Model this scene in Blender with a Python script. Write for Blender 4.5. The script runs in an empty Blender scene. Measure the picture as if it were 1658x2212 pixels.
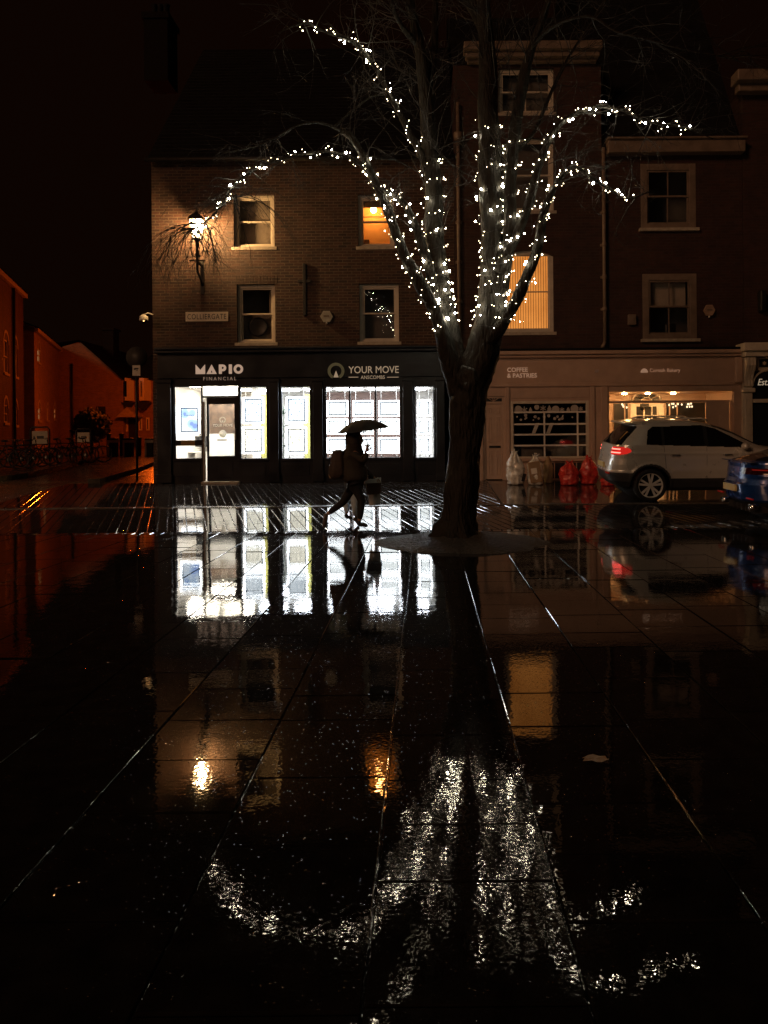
import bpy, bmesh, math, random
from mathutils import Vector, Matrix, noise
rnd = random.Random(7)
SC = bpy.context.scene
COL = SC.collection
PI = math.pi
# ---------------------------------------------------------------- camera calibration
F = 1662.0            # focal length in units where the picture is 1658 x 2212
CX, CY = 917.0, 937.0 # vanishing point of the plaza joints / horizon
CH = 1.66             # camera height
ROLL = 0.0087
DF = 20.3             # distance to the house fronts
SLOPE_Y0, FZ = 13.2, 0.43
def unroll(px, py):
    dx, dy = px - CX, py - CY
    return dx - ROLL*dy, dy + ROLL*dx
def at(px, py, d):
    dx, dy = unroll(px, py)
    return Vector((dx*d/F, d, CH - dy*d/F))
def rect(x0, y0, x1, y1, d=DF):
    c = at((x0+x1)/2, (y0+y1)/2, d)
    hw, hh = (x1-x0)/2*d/F, (y1-y0)/2*d/F
    return c.x-hw, c.x+hw, c.z-hh, c.z+hh
def gz(y):
    if y < SLOPE_Y0: return 0.0
    if y < DF: return (y-SLOPE_Y0)/(DF-SLOPE_Y0)*FZ
    return FZ + (y-DF)*0.02

# ---------------------------------------------------------------- object helpers
ORIG = {}
def tag(o, label=None, cat=None, group=None, kind=None):
    if label: o['label'] = label
    if cat: o['category'] = cat
    if group: o['group'] = group
    if kind: o['kind'] = kind
    return o
def thing(name, label, cat, loc=(0, 0, 0), rot=(0, 0, 0), group=None, local=False):
    o = bpy.data.objects.new(name, None); COL.objects.link(o)
    o.empty_display_size = 0.2
    o.location = loc; o.rotation_euler = rot
    ORIG[o.name] = Vector((0, 0, 0)) if local else Vector(loc)
    return tag(o, label, cat, group)
def link(name, me, parent=None):
    o = bpy.data.objects.new(name, me); COL.objects.link(o)
    if parent is not None:
        o.parent = parent
        off = ORIG.get(parent.name, Vector((0, 0, 0)))
        if off.length: me.transform(Matrix.Translation(-off))
        ORIG[o.name] = off
    return o
def copy_tree(o, parent=None):
    c = o.copy(); COL.objects.link(c)
    if parent is not None: c.parent = parent
    for ch in list(o.children): copy_tree(ch, c)
    return c
class MB:
    def __init__(s): s.v, s.f, s.m, s.sm = [], [], [], []
    def face(s, pts, m=0, smooth=False):
        b = len(s.v); s.v += [tuple(p) for p in pts]
        s.f.append(tuple(range(b, b+len(pts)))); s.m.append(m); s.sm.append(smooth)
    def mesh(s, V, Fs, m=0, smooth=False):
        b = len(s.v); s.v += [tuple(p) for p in V]
        for f in Fs:
            s.f.append(tuple(b+i for i in f)); s.m.append(m); s.sm.append(smooth)
    def box(s, x0, x1, y0, y1, z0, z1, m=0, M=None, bev=0.0):
        if x1 < x0: x0, x1 = x1, x0
        if y1 < y0: y0, y1 = y1, y0
        if z1 < z0: z0, z1 = z1, z0
        b = min(bev, (x1-x0)*.45, (y1-y0)*.45, (z1-z0)*.45)
        if b <= 0:
            V = [Vector((x, y, z)) for z in (z0, z1) for y in (y0, y1) for x in (x0, x1)]
            Fs = [(0,2,3,1),(4,5,7,6),(0,1,5,4),(2,6,7,3),(0,4,6,2),(1,3,7,5)]
        else:
            bm = bmesh.new(); bmesh.ops.create_cube(bm, size=1)
            for v in bm.verts:
                v.co = Vector(((x0+x1)/2+v.co.x*(x1-x0), (y0+y1)/2+v.co.y*(y1-y0), (z0+z1)/2+v.co.z*(z1-z0)))
            bmesh.ops.bevel(bm, geom=bm.edges[:], offset=b, segments=2, affect='EDGES', profile=.5)
            bm.verts.index_update()
            V = [v.co.copy() for v in bm.verts]; Fs = [[v.index for v in f.verts] for f in bm.faces]
            bm.free()
        if M is not None: V = [M @ v for v in V]
        s.mesh(V, Fs, m)
    def tube(s, pts, rad, n=8, m=0, cap=True, wob=0.0, smooth=True):
        pts = [Vector(p) for p in pts]
        if not isinstance(rad, (list, tuple)): rad = [rad]*len(pts)
        V = []; up = None
        for i, p in enumerate(pts):
            d = pts[min(i+1, len(pts)-1)] - pts[max(i-1, 0)]
            if d.length < 1e-9: d = Vector((0, 0, 1))
            d.normalize()
            if up is None: up = Vector((0, 1, 0)) if abs(d.y) < .9 else Vector((1, 0, 0))
            a = d.cross(up)
            if a.length < 1e-4: a = d.cross(Vector((1, .3, .2)))
            a.normalize(); b = d.cross(a).normalized(); up = -b if b.dot(up) < 0 else b
            up = a.cross(d)
            for k in range(n):
                t = 2*PI*k/n; r = rad[i]
                q = p + a*math.cos(t)*r + up*math.sin(t)*r
                if wob:
                    q += (q-p)*wob*(noise.noise(Vector((q.x*5, q.y*5, q.z*1.6))) + .5*noise.noise(q*9))
                V.append(q)
        Fs = []
        for i in range(len(pts)-1):
            for k in range(n):
                k2 = (k+1) % n
                Fs.append((i*n+k, i*n+k2, (i+1)*n+k2, (i+1)*n+k))
        if cap:
            Fs.append(tuple(range(n-1, -1, -1))); Fs.append(tuple((len(pts)-1)*n+k for k in range(n)))
        s.mesh(V, Fs, m, smooth)
    def lathe(s, prof, n=24, m=0, M=None, smooth=True, closed=False, cap=True):
        V = []
        for (r, z) in prof:
            for k in range(n):
                t = 2*PI*k/n; V.append(Vector((r*math.cos(t), r*math.sin(t), z)))
        Fs = []; L = len(prof)
        for i in range(L if closed else L-1):
            j = (i+1) % L
            for k in range(n):
                k2 = (k+1) % n
                Fs.append((i*n+k, i*n+k2, j*n+k2, j*n+k))
        if not closed and cap:
            Fs.append(tuple(range(n-1, -1, -1))); Fs.append(tuple((L-1)*n+k for k in range(n)))
        if M is not None: V = [M @ v for v in V]
        s.mesh(V, Fs, m, smooth)
    def prism(s, poly, y0, y1, m=0, axis='y', M=None):
        # poly = (x,z) outline extruded along y
        n = len(poly)
        V = [Vector((p[0], y0, p[1])) for p in poly] + [Vector((p[0], y1, p[1])) for p in poly]
        if axis == 'x': V = [Vector((v.y, v.x, v.z)) for v in V]
        if M is not None: V = [M @ v for v in V]
        Fs = [tuple(range(n)), tuple(range(2*n-1, n-1, -1))] + [(i, i+n, (i+1) % n+n, (i+1) % n) for i in range(n)]
        s.mesh(V, Fs, m)
    def sphere(s, c, r, m=0, seg=10, rings=7, sc=(1, 1, 1), fn=None):
        V = []; Fs = []
        for i in range(rings+1):
            a = PI*i/rings
            for k in range(seg):
                t = 2*PI*k/seg
                d = Vector((math.sin(a)*math.cos(t), math.sin(a)*math.sin(t), math.cos(a)))
                q = Vector((d.x*sc[0]*r, d.y*sc[1]*r, d.z*sc[2]*r))
                if fn: q = fn(d, q)
                V.append(Vector(c)+q)
        for i in range(rings):
            for k in range(seg):
                k2 = (k+1) % seg
                Fs.append((i*seg+k, (i+1)*seg+k, (i+1)*seg+k2, i*seg+k2))
        s.mesh(V, Fs, m, True)
    def build(s, name, mats, parent=None, fix=True, merge=False):
        me = bpy.data.meshes.new(name)
        me.from_pydata([tuple(v) for v in s.v], [], s.f)
        if not isinstance(mats, (list, tuple)): mats = [mats]
        for m in mats: me.materials.append(m)
        me.polygons.foreach_set('material_index', s.m)
        me.polygons.foreach_set('use_smooth', s.sm)
        if fix or merge:
            bm = bmesh.new(); bm.from_mesh(me)
            if merge: bmesh.ops.remove_doubles(bm, verts=bm.verts[:], dist=1e-5)
            if fix: bmesh.ops.recalc_face_normals(bm, faces=bm.faces[:])
            bm.to_mesh(me); bm.free()
        me.update()
        return link(name, me, parent)
def text_mesh(txt, size, depth=0.006, spacing=1.0, bold=0.0, line=1.0):
    cu = bpy.data.curves.new('lettering', 'FONT')
    cu.body = txt; cu.size = size; cu.extrude = depth; cu.space_character = spacing; cu.offset = bold
    cu.space_line = line; cu.resolution_u = 3
    o = bpy.data.objects.new('lettering', cu); COL.objects.link(o)
    bpy.context.view_layer.update()
    me = bpy.data.meshes.new_from_object(o.evaluated_get(bpy.context.evaluated_depsgraph_get()))
    bpy.data.objects.remove(o); bpy.data.curves.remove(cu)
    me.materials.clear()
    return me
def lettering(txt, x0, x1, zc, h, y, mat, parent, name='lettering', depth=.006, bold=0., spacing=1., line=1.0, shear=0):
    """text standing in the x-z plane facing -y, stretched to x0..x1 and height h around zc"""
    me = text_mesh(txt, 1.0, .001, spacing, bold, line)
    xs = [v.co.x for v in me.vertices]; ys = [v.co.y for v in me.vertices]
    a, b, c, d = min(xs), max(xs), min(ys), max(ys)
    for v in me.vertices:
        X = x0+(v.co.x-a)/(b-a)*(x1-x0); Z = zc+((v.co.y-c)/(d-c)-.5)*h
        v.co = Vector((X+shear*(Z-zc), y-(depth if v.co.z > 0 else -depth*.2), Z))
    me.materials.append(mat)
    bm = bmesh.new(); bm.from_mesh(me); bmesh.ops.recalc_face_normals(bm, faces=bm.faces[:]); bm.to_mesh(me); bm.free()
    me.name = name
    return link(name, me, parent)
def skin_mesh(joints, edges, root, sub=2):
    names = list(joints)
    me = bpy.data.meshes.new('skin')
    me.from_pydata([joints[n][0] for n in names], [(names.index(a), names.index(b)) for a, b in edges], [])
    o = bpy.data.objects.new('skin', me); COL.objects.link(o)
    sk = o.modifiers.new('Skin', 'SKIN'); sk.use_smooth_shade = True; sk.branch_smoothing = .5
    bpy.context.view_layer.update()
    lay = me.skin_vertices[0].data
    for i, n in enumerate(names):
        r = joints[n][1]
        lay[i].radius = r if isinstance(r, tuple) else (r, r)
        lay[i].use_root = (n == root)
    ss = o.modifiers.new('Sub', 'SUBSURF'); ss.levels = sub; ss.render_levels = sub
    bpy.context.view_layer.update()
    r = bpy.data.meshes.new_from_object(o.evaluated_get(bpy.context.evaluated_depsgraph_get()))
    bpy.data.objects.remove(o)
    for p in r.polygons: p.use_smooth = True
    return r

# ---------------------------------------------------------------- materials
def newmat(name):
    m = bpy.data.materials.new(name); m.use_nodes = True
    nt = m.node_tree; nt.nodes.clear()
    out = nt.nodes.new('ShaderNodeOutputMaterial')
    return m, nt, out
def N(nt, t, **kw):
    n = nt.nodes.new(t)
    for k, v in kw.items():
        if hasattr(n, k): setattr(n, k, v)
        else: n.inputs[k].default_value = v
    return n
def rgb(c): return (c[0], c[1], c[2], 1.0)
def ramp(nt, fac, stops):
    r = nt.nodes.new('ShaderNodeValToRGB'); nt.links.new(fac, r.inputs[0])
    e = r.color_ramp.elements
    while len(e) < len(stops): e.new(.5)
    for i, (p, c) in enumerate(stops):
        e[i].position = p; e[i].color = rgb(c) if isinstance(c, tuple) else (c, c, c, 1)
    return r.outputs[0]
def plain(name, col, rough=.5, metal=0., var=.25, scale=6., bump=.0, spec=.5, coat=0., bscale=40., trans=0., sheen=0., squash=1.):
    m, nt, out = newmat(name); L = nt.links.new
    p = N(nt, 'ShaderNodeBsdfPrincipled')
    tc = N(nt, 'ShaderNodeTexCoord')
    no = N(nt, 'ShaderNodeTexNoise', Scale=scale, Detail=5., Roughness=.6); L(tc.outputs['Object'], no.inputs['Vector'])
    a = tuple(c*(1-var) for c in col); b = tuple(min(1, c*(1+var)) for c in col)
    L(ramp(nt, no.outputs[0], [(.3, a), (.7, b)]), p.inputs['Base Color'])
    L(ramp(nt, no.outputs[0], [(.3, max(0.02, rough*.8)), (.7, min(1., rough*1.2))]), p.inputs['Roughness'])
    p.inputs['Metallic'].default_value = metal
    p.inputs['Specular IOR Level'].default_value = spec
    p.inputs['Coat Weight'].default_value = coat; p.inputs['Coat Roughness'].default_value = .06
    if trans: p.inputs['Transmission Weight'].default_value = trans
    if sheen: p.inputs['Sheen Weight'].default_value = sheen
    if bump:
        n2 = N(nt, 'ShaderNodeTexNoise', Scale=bscale, Detail=4.); mp = N(nt, 'ShaderNodeMapping'); mp.inputs['Scale'].default_value = (1, 1, squash); L(tc.outputs['Object'], mp.inputs[0]); L(mp.outputs[0], n2.inputs['Vector'])
        bp = N(nt, 'ShaderNodeBump', Strength=1., Distance=bump); L(n2.outputs[0], bp.inputs['Height']); L(bp.outputs[0], p.inputs['Normal'])
    L(p.outputs[0], out.inputs[0])
    return m
def emit(name, col, s):
    m, nt, out = newmat(name)
    e = N(nt, 'ShaderNodeEmission', Color=rgb(col), Strength=s); nt.links.new(e.outputs[0], out.inputs[0])
    return m
def glass(name, tint=(1, 1, 1), base=.07, rough=.0, frost=0.0):
    m, nt, out = newmat(name); L = nt.links.new
    lw = N(nt, 'ShaderNodeLayerWeight', Blend=.5)
    pw = N(nt, 'ShaderNodeMath', operation='POWER'); L(lw.outputs['Facing'], pw.inputs[0]); pw.inputs[1].default_value = 5
    ma = N(nt, 'ShaderNodeMath', operation='MULTIPLY_ADD'); L(pw.outputs[0], ma.inputs[0]); ma.inputs[1].default_value = 1-base; ma.inputs[2].default_value = base
    tr = N(nt, 'ShaderNodeBsdfTransparent', Color=rgb(tint)); gl = N(nt, 'ShaderNodeBsdfGlossy', Roughness=max(rough, .018))
    mx = N(nt, 'ShaderNodeMixShader'); L(ma.outputs[0], mx.inputs[0]); L(tr.outputs[0], mx.inputs[1]); L(gl.outputs[0], mx.inputs[2])
    last = mx.outputs[0]
    if frost:
        df = N(nt, 'ShaderNodeBsdfTranslucent', Color=(.9, .9, .85, 1)); m2 = N(nt, 'ShaderNodeMixShader'); m2.inputs[0].default_value = frost
        L(last, m2.inputs[1]); L(df.outputs[0], m2.inputs[2]); last = m2.outputs[0]
    L(last, out.inputs[0])
    return m
def brick(name, c1, c2, mortar, scale=1., rough=.75, axis='xz', bump=.006, var=.5):
    m, nt, out = newmat(name); L = nt.links.new
    p = N(nt, 'ShaderNodeBsdfPrincipled')
    tc = N(nt, 'ShaderNodeTexCoord'); sx = N(nt, 'ShaderNodeSeparateXYZ'); L(tc.outputs['Object'], sx.inputs[0])
    cb = N(nt, 'ShaderNodeCombineXYZ')
    if axis == 'xz': L(sx.outputs['X'], cb.inputs['X'])
    elif axis == 'yz': L(sx.outputs['Y'], cb.inputs['X'])
    else:
        ad = N(nt, 'ShaderNodeMath', operation='ADD'); L(sx.outputs['X'], ad.inputs[0]); L(sx.outputs['Y'], ad.inputs[1]); L(ad.outputs[0], cb.inputs['X'])
    L(sx.outputs['Z'], cb.inputs['Y'])
    # slightly uneven courses
    nw = N(nt, 'ShaderNodeTexNoise', Scale=1.7, Detail=3.); L(cb.outputs[0], nw.inputs['Vector'])
    vm = N(nt, 'ShaderNodeVectorMath', operation='MULTIPLY_ADD'); L(nw.outputs['Color'], vm.inputs[0]); vm.inputs[1].default_value = (.02, .014, 0); L(cb.outputs[0], vm.inputs[2])
    b = N(nt, 'ShaderNodeTexBrick', Scale=1.0, offset=.5)
    b.inputs['Brick Width'].default_value = .235*scale; b.inputs['Row Height'].default_value = .077*scale
    b.inputs['Mortar Size'].default_value = .009*scale; b.inputs['Mortar Smooth'].default_value = .25; b.inputs['Bias'].default_value = -.1
    b.inputs['Color1'].default_value = rgb(c1); b.inputs['Color2'].default_value = rgb(c2); b.inputs['Mortar'].default_value = rgb(mortar)
    L(vm.outputs[0], b.inputs['Vector'])
    n1 = N(nt, 'ShaderNodeTexNoise', Scale=2.2, Detail=6., Roughness=.65); L(tc.outputs['Object'], n1.inputs['Vector'])
    mx = N(nt, 'ShaderNodeMix', data_type='RGBA', blend_type='MULTIPLY'); mx.inputs['Factor'].default_value = 1
    L(b.outputs['Color'], mx.inputs[6]); L(ramp(nt, n1.outputs[0], [(.25, 1-var), (.75, 1.15)]), mx.inputs[7])
    L(mx.outputs[2], p.inputs['Base Color']); p.inputs['Roughness'].default_value = rough
    iv = N(nt, 'ShaderNodeMath', operation='MULTIPLY_ADD'); L(b.outputs['Fac'], iv.inputs[0]); iv.inputs[1].default_value = -1; iv.inputs[2].default_value = 1
    n3 = N(nt, 'ShaderNodeTexNoise', Scale=60., Detail=3.); L(tc.outputs['Object'], n3.inputs['Vector'])
    ad2 = N(nt, 'ShaderNodeMath', operation='MULTIPLY_ADD'); L(n3.outputs[0], ad2.inputs[0]); ad2.inputs[1].default_value = .5; L(iv.outputs[0], ad2.inputs[2])
    bp = N(nt, 'ShaderNodeBump', Strength=1., Distance=bump); L(ad2.outputs[0], bp.inputs['Height']); L(bp.outputs[0], p.inputs['Normal'])
    L(p.outputs[0], out.inputs[0])
    return m
def wet(name, col=(.011, .010, .009), r0=.018, r1=.045, bump=.00050, bscale=52., ripple=.0007, ior=1.38, slab=True):
    """wet stone: a water film that is smooth in the hollows and broken by the grain where it is thin"""
    m, nt, out = newmat(name); L = nt.links.new
    p = N(nt, 'ShaderNodeBsdfPrincipled', IOR=ior)
    tc = N(nt, 'ShaderNodeTexCoord'); V = tc.outputs['Object']
    big = N(nt, 'ShaderNodeTexNoise', Scale=.9, Detail=4., Roughness=.55); L(V, big.inputs['Vector'])
    at_ = N(nt, 'ShaderNodeAttribute', attribute_name='slab')
    mask = N(nt, 'ShaderNodeMath', operation='MULTIPLY_ADD'); L(at_.outputs['Fac'], mask.inputs[0]); mask.inputs[1].default_value = .42 if slab else 0.; L(big.outputs[0], mask.inputs[2])
    if not slab: mask.inputs[2].default_value = .2
    wetness = ramp(nt, mask.outputs[0], [(.52, 0.), (.98, 1.)])
    mr = N(nt, 'ShaderNodeMapRange'); L(wetness, mr.inputs[0]); mr.inputs[3].default_value = r0; mr.inputs[4].default_value = r1
    L(mr.outputs[0], p.inputs['Roughness'])
    n1 = N(nt, 'ShaderNodeTexNoise', Scale=7., Detail=5.); L(V, n1.inputs['Vector'])
    L(ramp(nt, n1.outputs[0], [(.3, tuple(c*.6 for c in col)), (.7, tuple(c*1.5 for c in col))]), p.inputs['Base Color'])
    g = N(nt, 'ShaderNodeTexNoise', Scale=bscale, Detail=.6, Roughness=.35); L(V, g.inputs['Vector'])
    st = N(nt, 'ShaderNodeMapRange'); L(wetness, st.inputs[0]); st.inputs[3].default_value = .25; st.inputs[4].default_value = .62
    b1 = N(nt, 'ShaderNodeBump', Distance=bump); L(g.outputs[0], b1.inputs['Height']); L(st.outputs[0], b1.inputs['Strength'])
    # scattered drops and grains standing out of the film
    vo = N(nt, 'ShaderNodeTexVoronoi', Scale=75.); L(V, vo.inputs['Vector'])
    sp = N(nt, 'ShaderNodeSeparateColor'); L(vo.outputs['Color'], sp.inputs[0])
    on = N(nt, 'ShaderNodeMath', operation='GREATER_THAN'); L(sp.outputs[0], on.inputs[0]); on.inputs[1].default_value = .925
    hd_ = ramp(nt, vo.outputs['Distance'], [(.0, 1.), (.35, 0.)])
    mu = N(nt, 'ShaderNodeMath', operation='MULTIPLY'); L(on.outputs[0], mu.inputs[0]); L(hd_, mu.inputs[1])
    b3 = N(nt, 'ShaderNodeBump', Distance=.0010, Strength=1.); L(mu.outputs[0], b3.inputs['Height']); L(b1.outputs[0], b3.inputs['Normal'])
    r2 = N(nt, 'ShaderNodeTexNoise', Scale=6., Detail=2.); L(V, r2.inputs['Vector'])
    b2 = N(nt, 'ShaderNodeBump', Distance=ripple, Strength=1.); L(r2.outputs[0], b2.inputs['Height']); L(b3.outputs[0], b2.inputs['Normal'])
    L(b2.outputs[0], p.inputs['Normal'])
    L(p.outputs[0], out.inputs[0])
    return m
# ---------------------------------------------------------------- material library
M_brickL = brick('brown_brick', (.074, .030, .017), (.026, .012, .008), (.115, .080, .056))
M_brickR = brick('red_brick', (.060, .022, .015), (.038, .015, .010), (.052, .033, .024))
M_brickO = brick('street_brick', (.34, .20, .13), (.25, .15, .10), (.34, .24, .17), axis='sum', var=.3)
M_slate = plain('slate', (.007, .007, .008), .8, var=.5, scale=3., bump=.01, bscale=12., spec=.2)
M_paint = plain('cream_paint', (.60, .53, .42), .45, var=.12, scale=5., bump=.001, bscale=60.)
M_sill = plain('stone_sill', (.42, .36, .28), .7, var=.25, scale=8., bump=.003)
M_navy = plain('dark_shop_paint', (.012, .015, .022), .38, var=.3, scale=2., bump=.0008, bscale=30.)
M_black = plain('black_plastic', (.012, .012, .012), .45, var=.3)
M_iron = plain('black_iron', (.012, .011, .010), .5, var=.4, bump=.001)
M_steel = plain('brushed_steel', (.36, .34, .31), .4, metal=.9, var=.1)
M_beige = plain('beige_shop_paint', (.48, .33, .245), .5, var=.10, scale=3., bump=.001, bscale=40.)
M_beige2 = plain('beige_door_paint', (.50, .36, .27), .45, var=.10, scale=3.)
M_white = plain('white_paint', (.74, .70, .62), .45, var=.08)
M_room = plain('room_wall', (.72, .70, .66), .8, var=.05, scale=2.)
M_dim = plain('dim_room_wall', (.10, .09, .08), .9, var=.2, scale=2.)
M_floor = plain('shop_floor', (.22, .2, .18), .4, var=.2)
M_yellow = plain('lime_yellow_wall', (.50, .47, .13), .7, var=.1)
M_glass = glass('window_glass', base=.085)
M_glassS = glass('shop_glass', base=.05)
M_frost = glass('frosted_glass', (.9, .9, .82), base=.05, frost=.55)
M_blind = plain('pale_roller_blind', (.34, .28, .22), .8, var=.1, bump=.001)
M_curtain = plain('net_curtain', (.19, .155, .12), .9, var=.25, scale=3., bump=.02, bscale=7.)
M_gold = plain('gilt_lettering', (.75, .60, .42), .4, var=.05)
M_pipe = plain('painted_pipe', (.19, .14, .105), .5, var=.25, scale=4.)
M_gutter = plain('black_gutter', (.015, .014, .013), .5)
E_ceil = emit('ceiling_panel_light', (.84, .91, 1.), 34.)
E_ceil2 = emit('ceiling_panel_warm', (1., .90, .74), 44.)
E_border = emit('display_edge_light', (.88, .95, 1.), 12.0)
E_spot = emit('warm_spot', (1., .52, .18), 330.)
E_lamp = emit('gas_mantle', (1., .62, .28), 1700.)
E_sod = emit('sodium_bulb', (1., .115, .006), 1750.)
E_room = emit('warm_pendant', (1., .40, .10), 95.)
M_sheetline = plain('dark_blue_card_edge', (.015, .06, .13), .5)

def sheet_mat(name, base, ink, s=4., scale=(26., 1, 60.), thr=(.50, .62)):
    m, nt, out = newmat(name); L = nt.links.new
    tc = N(nt, 'ShaderNodeTexCoord'); mp = N(nt, 'ShaderNodeMapping'); L(tc.outputs['Object'], mp.inputs[0]); mp.inputs['Scale'].default_value = scale
    no = N(nt, 'ShaderNodeTexNoise', Scale=1., Detail=4., Roughness=.6); L(mp.outputs[0], no.inputs['Vector'])
    e = N(nt, 'ShaderNodeEmission', Strength=s); L(ramp(nt, no.outputs[0], [(thr[0], base), (thr[1], ink)]), e.inputs['Color'])
    L(e.outputs[0], out.inputs[0])
    return m
M_card = sheet_mat('backlit_card', (.95, 1., 1.), (.20, .24, .24), 3.0, (26., 1, 60.), (.47, .60))
M_card2 = sheet_mat('backlit_list', (.90, .97, 1.), (.04, .10, .17), 2.8, (18., 1, 42.), (.42, .62))
M_card3 = sheet_mat('backlit_list_warm', (1., .95, .78), (.08, .10, .10), 2.8, (22., 1, 34.), (.42, .62))
def strip_blind():
    # vertical slat blind lit from the room behind it
    m, nt, out = newmat('lit_slat_blind'); L = nt.links.new
    tc = N(nt, 'ShaderNodeTexCoord'); sx = N(nt, 'ShaderNodeSeparateXYZ'); L(tc.outputs['Object'], sx.inputs[0])
    no = N(nt, 'ShaderNodeTexNoise', Scale=1.3, Detail=3.); L(tc.outputs['Object'], no.inputs['Vector'])
    d = N(nt, 'ShaderNodeBsdfTranslucent', Color=(.62, .36, .16, 1)); f = N(nt, 'ShaderNodeBsdfDiffuse', Color=(.5, .38, .25, 1))
    mx = N(nt, 'ShaderNodeMixShader'); mx.inputs[0].default_value = .35; L(d.outputs[0], mx.inputs[1]); L(f.outputs[0], mx.inputs[2])
    L(mx.outputs[0], out.inputs[0]); return m
M_slat = strip_blind()

# ---------------------------------------------------------------- the ground
M_plaza = wet('wet_york_stone')
M_sett = wet('wet_setts', (.014, .013, .012), .03, .09, .0006, 50., .0008)
M_road = wet('wet_asphalt', (.022, .019, .016), .05, .14, .0007, 60., .0010, slab=False, ior=1.55)
M_street = wet('wet_side_street', (.06, .055, .05), .20, .42, .004, 30., .012, slab=False)
M_joint = wet('wet_joint', (.02, .018, .016), .06, .2, .002, 40., .003, slab=False)
M_kerb = wet('wet_kerb_stone', (.07, .06, .05), .16, .35, .003, 40., .006)
M_soil = plain('wet_soil', (.040, .033, .026), .65, var=.6, scale=9., bump=.06, bscale=20.)

def ground_sheet():
    b = MB()
    ys = [-60, SLOPE_Y0+.02, DF, 36, 60, 400]
    zs = [-.012, -.012, FZ-.02, gz(36)-.02, gz(60)-.02, gz(60)+.1]
    xs = [-300, -60, -12, 12, 60, 300]
    for i in range(len(ys)-1):
        for j in range(len(xs)-1):
            b.face([(xs[j], ys[i], zs[i]), (xs[j+1], ys[i], zs[i]), (xs[j+1], ys[i+1], zs[i+1]), (xs[j], ys[i+1], zs[i+1])], 0 if i == 0 else 1)
    o = b.build('ground', [M_joint, M_street], fix=False); tag(o, kind='structure')
ground_sheet()

def slab_piece(bm_v, bm_f, attr, poly, ztop, gap, bev, drop, val, tilt=(0, 0)):
    n = len(poly)
    cx = sum(p[0] for p in poly)/n; cy = sum(p[1] for p in poly)/n
    def inset(d):
        out = []
        for i in range(n):
            a, p, c = Vector(poly[i-1]), Vector(poly[i]), Vector(poly[(i+1) % n])
            e1 = (p-a).normalized(); e2 = (c-p).normalized()
            n1 = Vector((-e1.y, e1.x)); n2 = Vector((-e2.y, e2.x))
            k = 1+n1.dot(n2)
            out.append(p+(n1+n2)*(d/max(k, .35)))
        return out
    def lift(p, dz): return (p[0], p[1], ztop(p[0], p[1])+(p[0]-cx)*tilt[0]+(p[1]-cy)*tilt[1]+dz)
    b = len(bm_v)
    for p in inset(gap): bm_v.append(lift(p, -drop*2.2))
    for p in inset(gap+bev*.3): bm_v.append(lift(p, -bev*.55))
    for p in inset(gap+bev): bm_v.append(lift(p, 0))
    for i in range(n):
        j = (i+1) % n
        bm_f.append((b+i, b+j, b+n+j, b+n+i)); attr.append(val*.5)
        bm_f.append((b+n+i, b+n+j, b+2*n+j, b+2*n+i)); attr.append(min(1, val*.5+.45))
    bm_f.append(tuple(b+2*n+i for i in range(n))); attr.append(val)
def finish(name, V, Fc, attr, mat):
    me = bpy.data.meshes.new(name); me.from_pydata(V, [], Fc); me.materials.append(mat)
    a = me.attributes.new('slab', 'FLOAT', 'FACE'); a.data.foreach_set('value', attr)
    o = link(name, me); tag(o, kind='structure'); return o
def plaza():
    r = random.Random(11); V, Fc, A = [], [], []
    JX, W = .465, .66
    for i in range(-24, 25):
        x0 = JX+W*i; x1 = x0+W
        y = -2.5+r.uniform(0, .6)
        if i == -1: y = -2.5+.11
        while y < 13.0:
            l = r.choice((.42, .55, .62, .75, .9)); y1 = min(13.0, y+l)
            if 13.0-y1 < .25: y1 = 13.0
            val = r.random()**1.3; zo = r.gauss(0, .0017)
            if i == -1:
                val = .25 if not 2.2 < y < 4.0 else .85
            elif i == 0 and 2.2 < y < 4.2: val *= .3
            if i in (1, 2): val *= .55
            slab_piece(V, Fc, A, [(x0, y), (x1, y), (x1, y1), (x0, y1)], lambda x, yy, zo=zo: zo, .003, .0058, .012, val,
                       (r.gauss(0, .0016), r.gauss(0, .0016)))
            y = y1
    finish('plaza_paving', V, Fc, A, M_plaza)
plaza()
def clip(poly, f):
    out = []
    for i in range(len(poly)):
        a, c = poly[i-1], poly[i]; fa, fc = f(a), f(c)
        if (fa >= 0) != (fc >= 0):
            t = fa/(fa-fc); out.append((a[0]+(c[0]-a[0])*t, a[1]+(c[1]-a[1])*t))
        if fc >= 0: out.append(c)
    return out
def setts(name, ya, yb, xa, xb, seed):
    r = random.Random(seed); V, Fc, A = [], [], []
    th = math.radians(17.9); u = Vector((-math.sin(th), math.cos(th))); w = Vector((math.cos(th), math.sin(th)))
    W, Ln = .165, 1.1
    for i in range(-150, 151):
        off = (i % 2)*Ln*.5+r.uniform(-.03, .03)
        for j in range(10, 75):
            o = w*(i*W)+u*(j*Ln+off)
            c = o+w*W*.5+u*Ln*.5
            if c.y < ya-.5 or c.y > yb+.5 or c.x < xa-.5 or c.x > xb+.5: continue
            p = [tuple(o), tuple(o+w*W), tuple(o+w*W+u*Ln), tuple(o+u*Ln)]
            for f in (lambda q: q[1]-ya, lambda q: yb-q[1], lambda q: q[0]-xa, lambda q: xb-q[0]):
                if len(p) > 2: p = clip(p, f)
            if len(p) < 3: continue
            ar = abs(sum(p[k-1][0]*p[k][1]-p[k][0]*p[k-1][1] for k in range(len(p))))/2
            if ar < .006: continue
            slab_piece(V, Fc, A, p, lambda x, y: gz(y), .004, .008, .014, .3*r.random(), (r.gauss(0, .0006), r.gauss(0, .0006)))
    return finish(name, V, Fc, A, M_sett)
setts('road_setts', 13.24, 15.9, -16, 16, 3)
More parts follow.
